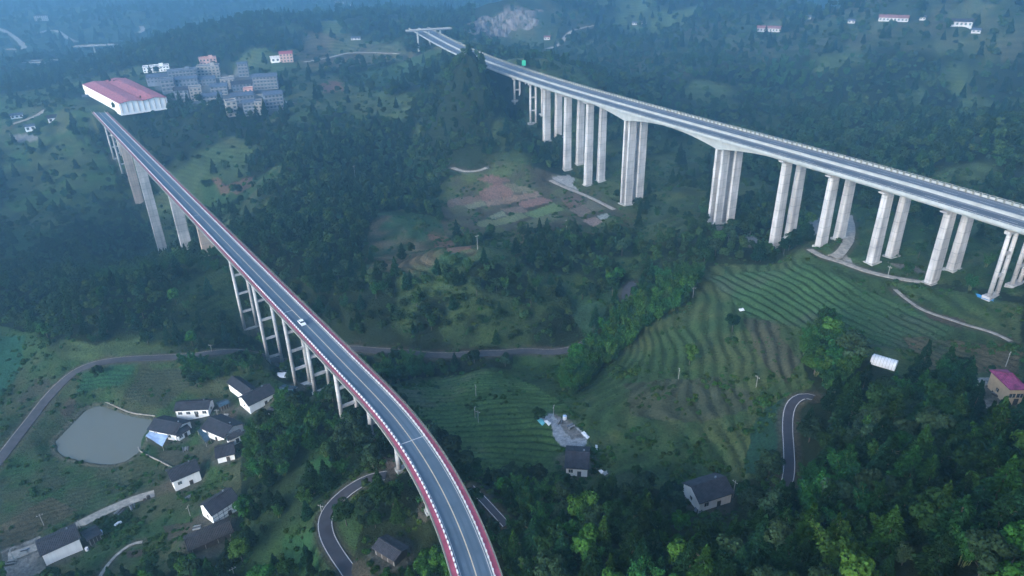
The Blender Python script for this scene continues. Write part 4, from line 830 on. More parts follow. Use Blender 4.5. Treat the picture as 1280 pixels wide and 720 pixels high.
sign(581, 60, 4, 3.5, 3.0, 'sign_white', 'pale sign on top of the wooded knoll')

# ------------------------------------------------------------------ village houses
def gable_roof(root, L_, w, wh, rh, m, hip=0.0, over=.6, th=.22, name='roof'):
    a, b = L_ / 2 + over, w / 2 + over; zr, ze = wh + rh, wh - rh * over / (w / 2); xr = a - hip
    v = [(-a, -b, ze), (a, -b, ze), (a, b, ze), (-a, b, ze), (-xr, 0, zr), (xr, 0, zr)]; v2 = [(x, y, z + th) for x, y, z in v]; mb = MB()
    mb.add(v + v2, [(6, 7, 11, 10), (8, 9, 10, 11), (9, 6, 10), (7, 8, 11), (0, 4, 5, 1)[::1], (2, 5, 4, 3), (0, 1, 7, 6), (1, 2, 8, 7), (2, 3, 9, 8), (3, 0, 6, 9)] + ([(0, 3, 4), (1, 5, 2)] if hip else [(0, 3, 4), (1, 5, 2)]))
    return mb.build(name, m, root)
def roof_two(root, L_, w, wh, rh, m, over=.6, th=.2):
    a, b = L_ / 2 + over, w / 2 + over; dz = rh * over / (w / 2); r = None
    for s in (-1, 1):
        lo = [(-a, s * b, wh - dz), (a, s * b, wh - dz), (a, 0, wh + rh), (-a, 0, wh + rh)]; hi = [(x, y, z + th) for x, y, z in lo]
        o = MB().add(lo + hi, [(0, 1, 2, 3), (7, 6, 5, 4), (0, 4, 5, 1), (1, 5, 6, 2), (2, 6, 7, 3), (3, 7, 4, 0)]).build('roof_slope', m, root); r = o
    MB().box((0, 0, wh + rh + th), (L_ + 2 * over, .35, .22)).build('ridge', M['slate2'], root)
    return r
def house_body(root, L_, w, wh, rh, m, hip=False):
    a, b = L_ / 2, w / 2; v = [(-a, -b, -1.5), (a, -b, -1.5), (a, b, -1.5), (-a, b, -1.5), (-a, -b, wh), (a, -b, wh), (a, b, wh), (-a, b, wh)]; f = [(0, 1, 5, 4), (2, 3, 7, 6)]
    if hip: f += [(1, 2, 6, 5), (3, 0, 4, 7), (4, 5, 6, 7)]
    else: v += [(-a, 0, wh + rh), (a, 0, wh + rh)]; f += [(1, 2, 6, 9, 5), (3, 0, 4, 8, 7)]
    return MB().add(v, f).build('wall', m, root)
def window(root, x, y, z, rz, w=1.2, h=1.2):
    f = MB().box((0, 0, 0), (w + .2, .10, h + .2)).build('window', M['wood'], root); f.location = (x, y, z); f.rotation_euler = (0, 0, rz)
    MB().box((0, -.07, 0), (w, .06, h)).build('pane', M['glass'], f); MB().box((0, -.11, 0), (.07, .04, h)).build('frame', M['wall'], f)
for h in HOUSES:
    a, b = h['a'], h['b']; d = (b - a)[:2]; Ln = float(np.hypot(*d)); rz_ = math.atan2(d[1], d[0]); c = (a + b) / 2
    root = empty('house' if h['wh'] > 3 else 'shed', (c[0], c[1], h['g']), rz_); tag(root, h['lab'], 'house' if h['wh'] > 3 else 'shed')
    L_ = Ln - 1.0; w = h['w'] - 1.0; house_body(root, L_, w, h['wh'], h['rh'], M[h['wall']], h.get('hip'))
    if h.get('hip'): gable_roof(root, L_, w, h['wh'], h['rh'], M[h['roof']], hip=3.2)
    else: roof_two(root, L_, w, h['wh'], h['rh'], M[h['roof']])
    if h.get('wing'):
        p, q = [solve_plan(*k, 4.8) for k in h['wing']]; dd = (q - p)[:2]; r2 = empty('wing', (0, 0, 0)); r2.parent = root
        cc = (p + q) / 2; loc = Matrix.Rotation(-rz_, 2) @ Vector(((cc - c)[0], (cc - c)[1])); r2.location = (loc.x, loc.y, 0); r2.rotation_euler = (0, 0, math.atan2(dd[1], dd[0]) - rz_)
        L2 = float(np.hypot(*dd)) + 2; house_body(r2, L2, 5.5, 3.3, 1.6, M['wall']); roof_two(r2, L2, 5.5, 3.3, 1.6, M['slate'])
    nwin = h['win']; sd_ = -1 if (Matrix.Rotation(rz_, 2) @ Vector((0, -1))).y < 0 else 1
    y = sd_ * (w / 2 + .04)
    for k in range(nwin): window(root, L_ * (-.5 + (k + .5) / nwin) if nwin > 1 else -L_ * .28, y, h['wh'] * .55, 0 if sd_ < 0 else math.pi, 1.5 if nwin > 1 else 1.2, 1.1)
    if not h.get('blank') and h['wall'] != 'wood':
        MB().box((L_ * .12, y, 1.0), (1.3, .1, 2.1)).build('door', M['wood'], root)
        for s in (-1, 1):
            window(root, s * (L_ / 2 + .04), 0, 1.9, -s * math.pi / -2, .9, .9)
    if h.get('frame'):
        for k in range(6): x = -L_ / 2 + L_ * k / 5; MB().box((x, y, h['wh'] / 2), (.16, .08, h['wh'])).build('timber', M['wall_grey'], root)
        for z in (1.3, 2.9): MB().box((0, y * 1.003, z), (L_, .08, .16)).build('timber', M['wall_grey'], root)
    if h['wall'] == 'wood' and h['wh'] < 3:
        for k in range(4): MB().box((L_ * (-.45 + .3 * k), y, h['wh'] / 2), (.2, .12, h['wh'])).build('post', M['pole'], root)
    # chimney-like vent on bigger houses
    if h['wh'] > 3.3 and not h.get('hip'): MB().box((L_ * .3, 1.2, h['wh'] + h['rh'] * .8), (.5, .5, 1.2)).build('chimney', M['wall_grey'], root)

# ------------------------------------------------------------------ town blocks
for (c, w, dp, hh, gz, az, wl, rf, rk_, lab) in TB:
    big = w > 8; root = empty('apartment_block' if (hh > 7 and big) else 'cottage', (c[0], c[1], gz), -az + random.uniform(-.12, .12)); tag(root, lab, 'building' if hh > 7 and big else 'house')
    MB().box((0, 0, hh / 2 - 1.5), (w, dp, hh + 3)).build('wall', M[wl], root)
    if rk_ == 'flat':
        MB().box((0, 0, hh + .15), (w + .6, dp + .6, .3)).build('roof', M[rf], root)
        for (x, y, a, b) in ((0, -dp / 2, w + .6, .3), (0, dp / 2, w + .6, .3), (-w / 2, 0, .3, dp), (w / 2, 0, .3, dp)): MB().box((x, y, hh + .7), (a, b, .8)).build('parapet', M[wl], root)
        if w > 15: MB().box((w * .2, 1, hh + 1.5), (4, 4, 2.4)).build('stair_house', M[wl], root)
    else: roof_two(root, w, dp, hh, 1.3 if w < 12 else 2.2, M[rf], .5)
    ns = max(1, int(round(hh / 3.2))); nw = max(2, int(w / 3.2)); mb = MB(); bl = MB()
    for s in range(ns):
        z = hh * (s + .55) / ns
        for k in range(nw): mb.box((w * (-.5 + (k + .5) / nw), -dp / 2 - .03, z), (w / nw * .5, .12, hh / ns * .48))
        for k in range(3):
            for e in (-1, 1): mb.box((e * (w / 2 + .03), dp * (-.3 + .3 * k), z), (.12, 1.5, 1.4))
        if hh > 8: bl.box((0, -dp / 2 - .35, hh * s / ns + .5), (w * .9, .7, .35))
    tag(mb.build('window', M['glass'], root), kind='stuff')
    if bl.v: tag(bl.build('balcony', M['wall_beige' if wl != 'wall' else 'wall'], root), kind='stuff')
# warehouse: twin low gables
root = empty('warehouse', (0, 0, 0)); tag(root, 'large warehouse with faded red twin-gable roof and white walls at the end of the viaduct', 'warehouse')
a, b, c_, d_ = [np.array(p) for p in WHc]; zt = wz + 9
def lerp2(u, v): return (a * (1 - u) * (1 - v) + b * u * (1 - v) + c_ * u * v + d_ * (1 - u) * v)   # u: a->b, v: a->d
MB().add([(*p, z) for z in (wz - 2, zt) for p in (a, b, c_, d_)], [(0, 1, 5, 4), (1, 2, 6, 5), (2, 3, 7, 6), (3, 0, 4, 7)]).build('wall', M['wall'], root)
for k in range(2):
    u0, u1 = k * .5, k * .5 + .5; um = (u0 + u1) / 2
    for (p, q, z0, z1) in ((u0, um, 0, 1.5), (um, u1, 1.5, 0)):
        vs = [(*lerp2(p, -.01), zt + z0), (*lerp2(q, -.01), zt + z1), (*lerp2(q, 1.01), zt + z1), (*lerp2(p, 1.01), zt + z0)]; vs += [(x, y, z + .3) for x, y, z in vs]
        MB().add(vs, [(0, 1, 2, 3), (7, 6, 5, 4), (0, 4, 5, 1), (1, 5, 6, 2), (2, 6, 7, 3), (3, 7, 4, 0)]).build('roof_slope', M['redroof'], root)
    for v in (0, 1): MB().add([(*lerp2(u0, v), zt), (*lerp2(um, v), zt + 1.5), (*lerp2(u1, v), zt)], [(0, 1, 2)]).build('gable', M['wall'], root)
p, q = lerp2(.5, -.01), lerp2(.5, 1.01); MB().bar((*p, zt + .4), (*q, zt + .4), 1.2, .3).build('valley_gutter', M['darkred'], root)
for k in range(9):
    p = lerp2(.04 + k * .115, 1.003); MB().box((p[0], p[1], wz + 4.5), (.35, .35, 9)).build('wall_column', M['wall_beige'], root)

# ------------------------------------------------------------------ tarps, tunnel, poles, odds
def sheet(name, pix, up, m, lab, cat, sag=.25):
    c_ = solve_plan(sum(a for a, b in pix) / 4, sum(b for a, b in pix) / 4, up); P = [np.array([*at_depth(a, b, CAMZ - c_[2] - up), c_[2]]) for a, b in pix]; z = c_[2] + up; n = 7; a, b, c, d = P; V = []
    for i in range(n):
        for j in range(n):
            u, v = i / (n - 1), j / (n - 1); p = a * (1 - u) * (1 - v) + b * u * (1 - v) + c * u * v + d * (1 - u) * v; e = random.uniform(-sag, sag) - sag * 2 * math.sin(math.pi * u) * math.sin(math.pi * v) * (-1 if up < 1 else 1)
            V.append((p[0], p[1], z + e * .6))
    V2 = [(x, y, zz - .08) for x, y, zz in V]; k = n * n; q = lambda i, j: i * n + j
    f = [(q(i, j), q(i + 1, j), q(i + 1, j + 1), q(i, j + 1)) for i in range(n - 1) for j in range(n - 1)]; f += [tuple(x + k for x in reversed(g)) for g in f]
    for i in range(n - 1): f += [(q(i, 0), q(i + 1, 0), q(i + 1, 0) + k, q(i, 0) + k), (q(i, n - 1), q(i, n - 1) + k, q(i + 1, n - 1) + k, q(i + 1, n - 1)), (q(0, i), q(0, i) + k, q(0, i + 1) + k, q(0, i + 1)), (q(n - 1, i), q(n - 1, i + 1), q(n - 1, i + 1) + k, q(n - 1, i) + k)]
    cc = sum(P) / 4
    if up > 1.2:
        r = empty(name, (0, 0, 0)); tag(r, lab, cat); MB().add(V + V2, f).build('sheet', M[m], r)
        for p in P: MB().cyl((p[0], p[1], p[2] - .5), (p[0], p[1], z - .1), .08, .08, 6).build('post', M['pole'], r)
    else: tag(MB().add(V + V2, f).build(name, M[m]), lab, cat)
sheet('awning', [(182,545),(190,535),(211,543),(203,558)], 2.6, 'tarp_blue', 'pale blue tarpaulin awning in front of the pond-side house', 'awning')
sheet('panel_roof', [(247,538),(254,534),(263,549),(257,553)], 2.2, 'bluetin', 'teal-blue roof panel beside the broad village house', 'roof panel', .05)
sheet('tarp', [(341,471),(348,465),(362,466),(364,473)], .8, 'tarp_white', 'white tarpaulin heap at the foot of the bridge columns by the village', 'tarp')
sheet('tarp', [(671,525),(676,523),(683,527),(678,532)], .5, 'tarp_teal', 'bright teal tarpaulin at the upper end of the concrete yard', 'tarp')
sheet('tarp', [(680,526),(684,525),(689,529),(686,532)], .5, 'tarp_white', 'white sheet next to the teal tarpaulin', 'tarp')
sheet('tarp', [(726,541),(730,539),(737,546),(734,549)], .6, 'tarp_white', 'oblong white sheet right of the concrete yard', 'tarp')
sheet('tarp', [(744,556),(747,556),(747,564),(745,564)], .6, 'tarp_white', 'narrow white sheet in bushes right of the courtyard farmhouse', 'tarp')
sheet('tarp', [(748,588),(753,586),(757,591),(752,593)], .5, 'tarp_white', 'white-blue sheet below the courtyard farmhouse', 'tarp')
sheet('tarp', [(142,656),(150,650),(153,653),(145,658)], .4, 'tarp_white', 'small white board lying right of the low lean-to', 'board')
sheet('tarp', [(923,386),(929,385),(931,388),(925,389)], .4, 'tarp_white', 'white sheet lying on the middle terraces', 'tarp')
sheet('tarp', [(1152,470),(1160,470),(1164,474),(1156,475)], .8, 'tarp_white', 'small white sheet right of the polytunnel', 'tarp')
sheet('tarp', [(1220,367),(1222,371),(1243,377),(1242,372)], 1.0, 'tarp_deep', 'bright blue sheeting at the foot of the rightmost bridge pier', 'tarp')
sheet('tarp', [(2,77),(9,77),(9,80),(2,80)], 2.0, 'redlamp', 'red awning at the far left edge', 'awning')
def pole(px, py, h, lab):
    p = ground(px, py); h *= .62; r = empty('utility_pole', tuple(p), random.uniform(0, 3)); tag(r, lab, 'pole', 'pale concrete utility poles across the valley')
    MB().cyl((0, 0, -1), (0, 0, h), .13, .09, 8).build('mast', M['pole'], r); MB().box((0, 0, h - .7), (2.0, .12, .12)).build('crossarm', M['pole'], r)
    for x in (-.85, 0, .85): MB().cyl((x, 0, h - .64), (x, 0, h - .35), .07, .05, 6).build('insulator', M['rail'], r)
for px, py, h, lab in [(55,657,9,'pale pole in the field above the long white house'),(18,700,8,'pale pole standing in the rubble yard'),(273,523,8,'pale pole among the village roofs'),(101,662,7,'pale pole by the lean-to roof'),(238,645,8,'pale pole beside the timber-framed house'),
    (265,440,7,'white post on the far side of the village road'),(595,495,9,'white pole on the left terraces nearest the viaduct'),(598,528,9,'white pole on the lower left terraces'),(594,522,8,'second white pole on the lower left terraces'),(597,312,13,'white pole at the edge of the red-soil fields'),
    (444,222,15,'white pole on the wooded slope left of the valley'),(708,290,13,'white pole below the valley fields'),(916,622,11,'leaning pale pole right of the lone grey-roofed house'),(840,624,9,'pale pole left of the lone grey-roofed house'),(866,372,9,'white pole above the bamboo row'),(848,474,8,'white pole on the middle terraces'),
    (945,484,8,'white pole on the right of the middle terraces'),(692,520,8,'white pole at the top of the concrete yard'),(1257,458,9,'pale pole behind the purple-roofed house'),(1110,344,7,'white post on the construction track'),(402,640,5,'white post left of the hillside lane'),(293,720,6,'pale pole at the bottom edge'),
    (157,98,14,'tall mast behind the red warehouse roof'),(101,112,14,'tall mast at the left corner of the warehouse')]: pole(px, py, h, lab)
# polytunnel
a, b = [np.array([*at_depth(*q, CAMZ - PT[2] - 1.2), PT[2]]) for q in ((1090, 447), (1121, 456))]; d = (b - a)[:2]; Ln = np.hypot(*d); root = empty('polytunnel', (*((a + b) / 2)[:2], PT[2] - .2), math.atan2(d[1], d[0])); tag(root, 'long white polytunnel on the edge of the right-hand trees', 'polytunnel')
n = 10; V = [(x, 2.6 * math.cos(math.pi * k / n), .3 + 2.4 * math.sin(math.pi * k / n)) for x in (-Ln / 2, Ln / 2) for k in range(n + 1)]
MB().add(V, [(k, k + 1, n + 2 + k, n + 1 + k) for k in range(n)]).build('cover', M['tarp_white'], root, True)
for e in (0, 1): MB().add([V[k + e * (n + 1)] for k in range(n + 1)], [tuple(range(n + 1))[::-1 if e else 1]]).build('end_sheet', M['tarp_white'], root)
for k in range(9):
    x = -Ln / 2 + Ln * k / 8; mb = MB()
    for q in range(n): mb.bar((x, 2.66 * math.cos(math.pi * q / n), .3 + 2.46 * math.sin(math.pi * q / n)), (x, 2.66 * math.cos(math.pi * (q + 1) / n), .3 + 2.46 * math.sin(math.pi * (q + 1) / n)), .08)
    mb.build('hoop', M['pole'], root)
# rubble and crates by the houses (each its own thing)
for px, py, s, lab in [(186,623,1.2,'dark drum on the pale track left of the white house'),(181,626,.9,'small dark crate beside the drum on the pale track'),(109,688,1.1,'white tank against the end of the long white house')]:
    p = ground(px, py); mb = MB().cyl((p[0], p[1], p[2] - .2), (p[0], p[1], p[2] + s), s * .5, s * .5, 12); mb.cyl((p[0], p[1], p[2] + s), (p[0], p[1], p[2] + s + .12), s * .54, s * .5, 12); tag(mb.build('drum', M['wood' if 'dark' in lab else 'tarp_white'], None), lab, 'drum')

for px, py, kind, lab in [(150,640,'wood_stack','low stack of cut timber beside the pale track'),(166,634,'wood_stack','small heap of timber on the edge of the pale track'),(236,622,'wood_stack','timber stack below the white house at the track end'),(246,660,'wood_stack','timber stack in the garden by the brown shed'),
    (300,545,'water_tank','white water tank beside the narrow white-eaved wing'),(318,528,'water_tank','pale water tank in the village yard'),(330,518,'wood_stack','boards piled in the village yard'),(283,520,'wood_stack','board pile in the brown yard between two houses'),(232,562,'wood_stack','small pile by the round garden bed'),
    (126,668,'water_tank','pale tank below the lean-to roof'),(30,690,'wood_stack','rubble heap in the yard left of the long white house'),(14,704,'wood_stack','second rubble heap at the bottom left corner'),(700,528,'wood_stack','brown pile on the upper part of the concrete yard'),(714,534,'wood_stack','grey pile in the middle of the concrete yard'),(706,524,'water_tank','white tank at the top of the concrete yard'),
    (1236,482,'wood_stack','dark pile on the pale yard left of the cream house'),(1246,494,'wood_stack','planks on the pale path below the cream house'),(872,640,'wood_stack','timber heap below the lone grey-roofed house'),(756,594,'wood_stack','rusty pile below the courtyard farmhouse')]:
    p = ground(px, py); a_ = random.uniform(0, 3)
    if kind == 'wood_stack':
        r_ = empty(kind, tuple(p), a_); tag(r_, lab, 'pile')
        for q in range(7): MB().box((random.uniform(-.3, .3), -.9 + .3 * q, .25 + random.uniform(-.1, .15)), (random.uniform(1.8, 3.2), .26, random.uniform(.3, .8)), random.uniform(-.15, .15)).build('board', M[random.choice(['wood', 'wall_grey', 'pole'])], r_)
    else:
        r_ = empty(kind, tuple(p), a_); tag(r_, lab, 'tank'); MB().cyl((0, 0, -.3), (0, 0, 1.5), .8, .8, 14).build('barrel', M['tarp_white'], r_); MB().cyl((0, 0, 1.5), (0, 0, 1.75), .8, .25, 14).build('lid', M['tarp_blue'], r_)
# ------------------------------------------------------------------ trees
def cards(P, N, U, size, asp, tone, droop=0.):
    """quads bent once: P centre, N normal, U long axis"""
    n = len(P); S = np.cross(N, U); S /= np.linalg.norm(S, axis=1)[:, None] + 1e-9; hs = (size * .5)[:, None]; ws = hs * asp[:, None]
    a = P - U * hs; b = P + N * hs * .15; c = P + U * hs - np.array([0, 0, 1.]) * hs * droop
    V = np.stack([a, b + S * ws, c, b - S * ws], 1).reshape(-1, 3); i = np.arange(n)[:, None] * 4
    return V, i + np.array([[0, 1, 2, 3]]), np.repeat(tone, 4)
def unit(v): return v / (np.linalg.norm(v, axis=-1, keepdims=True) + 1e-9)
def crown_mesh(name, m, parts):
    V = []; F = []; T = []; o = 0
    for v, f, t_ in parts: V.append(v); F.append(f + o); T.append(t_); o += len(v)
    me = np_mesh(name, np.concatenate(V), np.concatenate(F), m); at = me.attributes.new('tone', 'FLOAT', 'POINT'); at.data.foreach_set('value', np.concatenate(T).astype(np.float32)); return me
def trunk_mesh(name, h, r, limbs, m):
    mb = MB(); x = y = 0; p = Vector((0, 0, -1.0)); n = 5
    for k in range(n):
        q = Vector((random.uniform(-.15, .15) * (k > 0), random.uniform(-.15, .15) * (k > 0), -1 + (h + 1) * (k + 1) / n)); mb.cyl(p, q, r * (1 - k / n * .8), r * (1 - (k + 1) / n * .8), 7, False); p = q
    for k in range(limbs):
        z = h * random.uniform(.3, .85); a = random.uniform(0, 6.28); l = h * .28; l *= .5; mb.cyl((0, 0, z), (math.cos(a) * l, math.sin(a) * l, z + l * .5), r * .3, r * .1, 5, False)
    return mb.mesh(name, m, True)
def cedar(seed):
    g = np.random.default_rng(seed); Hh = g.uniform(11, 14); n = 2000; u = g.random(n) ** .75; z = Hh * (.14 + .86 * (1 - u)); rr = (2.7 * (u) ** .85 + .12) * (1 + .25 * np.sin(g.uniform(0, 6) + z * 2.1))
    lob = 1 + .18 * np.sin(3 * (a := g.uniform(0, 2 * np.pi, n)) + seed) * g.uniform(.6, 1, n); f = g.uniform(.5, 1.0, n) ** .5; r = rr * f * lob
    P = np.stack([np.cos(a) * r, np.sin(a) * r, z], 1); out = np.stack([np.cos(a), np.sin(a), np.zeros(n)], 1); U = unit(out + np.array([0, 0, 1.]) * g.uniform(-.35, .75, (n, 1)) + g.normal(0, .25, (n, 3))); N = unit(np.array([0, 0, 1.]) + out * .5 + g.normal(0, .35, (n, 3))); N = unit(N - U * (N * U).sum(1, keepdims=True))
    s = g.uniform(.6, 1.15, n) * (.65 + .4 * u); tone = g.uniform(.55, 1.15, n) + .7 * (g.random(n) < .25) * (f > .8); p1 = cards(P, N, U, s, g.uniform(.4, .7, n), tone, .35)  # some outer sprays lighter: young growth, plus crown shading contrast put into the tone
    # tip
    k = 14; P2 = np.stack([g.normal(0, .12, k), g.normal(0, .12, k), Hh * g.uniform(.9, 1.02, k)], 1); U2 = unit(np.array([[0, 0, 1.]]) + g.normal(0, .3, (k, 3))); N2 = unit(g.normal(0, 1, (k, 3))); N2 = unit(N2 - U2 * (N2 * U2).sum(1, keepdims=True))
    return crown_mesh('crown', M['cedar'], [p1, cards(P2, N2, U2, np.full(k, 1.1), np.full(k, .35), np.full(k, 1.2))]), trunk_mesh('trunk', Hh * .9, .26, 6, M['bark']), Hh
def broad(seed):
    g = np.random.default_rng(seed + 100); Hh = g.uniform(8.5, 11.5); parts = []; nb = 18
    for k in range(nb):
        a = g.uniform(0, 6.28); q = math.sqrt(g.random()); zc = Hh * g.uniform(.42, .86); rm = 2.7 * math.sqrt(max(.05, 1 - ((zc / Hh - .58) / .42) ** 2)); c = np.array([math.cos(a) * q * rm, math.sin(a) * q * rm, zc]); rb = g.uniform(.9, 1.7); n = 150
        d = unit(g.normal(0, 1, (n, 3))); d[:, 2] = np.abs(d[:, 2]) * .9 - .3 * (g.random(n) < .4); d = unit(d); P = c + d * rb * g.uniform(.82, 1.06, (n, 1)) * np.array([1, 1, .8]); U = unit(np.cross(d, g.normal(0, 1, (n, 3))) + d * .35); N = unit(d + g.normal(0, .45, (n, 3))); N = unit(N - U * (N * U).sum(1, keepdims=True))
        parts.append(cards(P, N, U, g.uniform(.4, .75, n), g.uniform(.7, 1.1, n), g.uniform(.6, 1.3, n) * g.uniform(.75, 1.35), .2))
    return crown_mesh('crown', M['broad'], parts), trunk_mesh('trunk', Hh * .75, .24, 7, M['bark']), Hh
def bamboo(seed):
    g = np.random.default_rng(seed + 200); parts = []; mb = MB(); Hm = 0
    for k in range(15):
        a = g.uniform(0, 6.28); b0 = g.uniform(.1, 1.1); Hh = g.uniform(7.5, 11.5); Hm = max(Hm, Hh); lean = g.uniform(1.2, 3.8); u = np.linspace(0, 1, 7); o = np.array([math.cos(a), math.sin(a)])
        pts_ = np.stack([o[0] * (b0 + lean * u ** 2.4), o[1] * (b0 + lean * u ** 2.4), Hh * (u - .12 * u ** 5)], 1)
        for i in range(6): mb.cyl(pts_[i], pts_[i + 1], .055, .045, 4, False)
        n = 150; uu = g.uniform(.35, 1.0, n) ** .8; C = np.stack([np.interp(uu, u, pts_[:, j]) for j in range(3)], 1); w = .85 * np.sin(np.pi * np.clip((uu - .25) / .8, 0, 1)) + .12
        P = C + g.normal(0, 1, (n, 3)) * (w * .55)[:, None]; U = unit(g.normal(0, .6, (n, 3)) + np.array([o[0] * .7, o[1] * .7, -.35])); N = unit(np.array([0, 0, 1.]) + g.normal(0, .5, (n, 3))); N = unit(N - U * (N * U).sum(1, keepdims=True))
        parts.append(cards(P, N, U, g.uniform(.45, .85, n), g.uniform(.45, .75, n), g.uniform(.7, 1.25, n) * g.uniform(.85, 1.2), .4))
    return crown_mesh('foliage', M['bamboo'], parts), mb.mesh('culms', M['culm']), Hm
def shrub(seed):
    g = np.random.default_rng(seed + 300); n = 130; d = unit(g.normal(0, 1, (n, 3))); d[:, 2] = np.abs(d[:, 2]); P = d * np.array([1, 1, .75]) * g.uniform(.4, 1.1, (n, 1)); U = unit(np.cross(d, g.normal(0, 1, (n, 3))) + d * .4); N = unit(d + g.normal(0, .5, (n, 3))); N = unit(N - U * (N * U).sum(1, keepdims=True))
    return crown_mesh('shrub', M['shrub'], [cards(P, N, U, g.uniform(.38, .75, n), g.uniform(.6, 1.0, n), g.uniform(.6, 1.25, n), .2)])
KINDS = {'cedar': [cedar(k) for k in range(5)], 'broad': [broad(k) for k in range(5)], 'bamboo': [bamboo(k) for k in range(4)]}
SHR = [shrub(k) for k in range(4)]
TONES = {'cedar': [('dark green', (.5, .6, .8)), ('olive green', (.95, 1.12, .85)), ('blue-green', (.7, 1.0, 1.7))], 'broad': [('dull grey-green', (.8, .8, 1.3)), ('deep green', (.5, .65, .7)), ('light green', (1.15, 1.6, 1.0))],
         'bamboo': [('fresh green', (1.0, 1.05, .8)), ('bluish green', (.7, 1.05, 1.05)), ('yellow-green', (1.1, 1.15, .75))]}
def candidates(D0, D1, sp):
    L0, L1 = D0, D1; n = int(2 * D1 * .78 / sp); xs = np.arange(-D1 * .8, D1 * .8, sp); ys = np.arange(D0 * .6, D1, sp); X, Y = np.meshgrid(xs, ys); X = X + RNG.uniform(-.42, .42, X.shape) * sp; Y = Y + RNG.uniform(-.42, .42, X.shape) * sp
    D = np.hypot(X, Y); m = (D > D0) & (D < D1) & (np.abs(np.arctan2(X, Y)) < R(50 if D1 < 300 else 43)); return X[m], Y[m]
BAM = [gpoly(p, H0) for p in ([(1000,600),(1050,585),(1090,610),(1085,660),(1040,680),(1000,650)], [(690,480),(735,432),(800,372),(850,340),(880,345),(850,385),(790,430),(745,470),(715,500)], [(1000,415),(1040,418),(1080,455),(1130,470),(1110,500),(1040,490),(1005,450)],
    [(235,460),(300,450),(330,458),(300,472),(240,485)], [(640,610),(700,625),(700,690),(650,680)], [(470,460),(560,445),(570,470),(480,482)], [(300,520),(345,500),(380,520),(360,600),(310,600)], [(380,500),(440,530),(420,560),(380,550)], [(100,340),(300,325),(320,350),(120,360)], [(940,70),(1000,60),(1040,100),(960,110)])]
WOOD = [gpoly(p, H0) for p in ([(1010,470),(1279,500),(1400,740),(640,740),(660,650),(860,640),(985,640),(1020,560)],)]
PATCH = [gpoly(p, H0) for p in ([(690,480),(735,432),(800,372),(850,340),(880,345),(850,385),(790,430),(745,470),(715,500)], [(1005,412),(1040,418),(1080,455),(1130,470),(1110,500),(1040,490),(1005,450)], [(235,460),(300,450),(330,458),(300,472),(240,485)], [(300,520),(345,500),(380,520),(360,600),(310,600)], [(470,466),(560,448),(570,462),(480,480)])]
CLEAR = [gpoly(p, H0) for p in ([(280,470),(346,468),(354,535),(285,552)], [(345,474),(374,476),(374,502),(345,502)], [(1056,428),(1135,448),(1142,505),(1066,496)], [(1140,462),(1172,464),(1175,500),(1145,496)], [(1205,455),(1300,452),(1300,545),(1215,540)], [(850,592),(930,588),(932,676),(850,676)], [(985,484),(1032,482),(1032,528),(992,532)], [(700,580),(765,578),(770,610),(700,612)], [(1215,360),(1250,365),(1255,395),(1215,385)], [(580,14),(690,10),(690,58),(625,56),(600,46)], [(555,205),(615,200),(615,226),(560,228)], [(468,665),(512,680),(510,712),(470,700)], [(205,560),(300,540),(312,560),(305,665),(205,655)])]
SMALL = gpoly([(815,640),(965,640),(965,705),(815,705)], H0)
TR = []
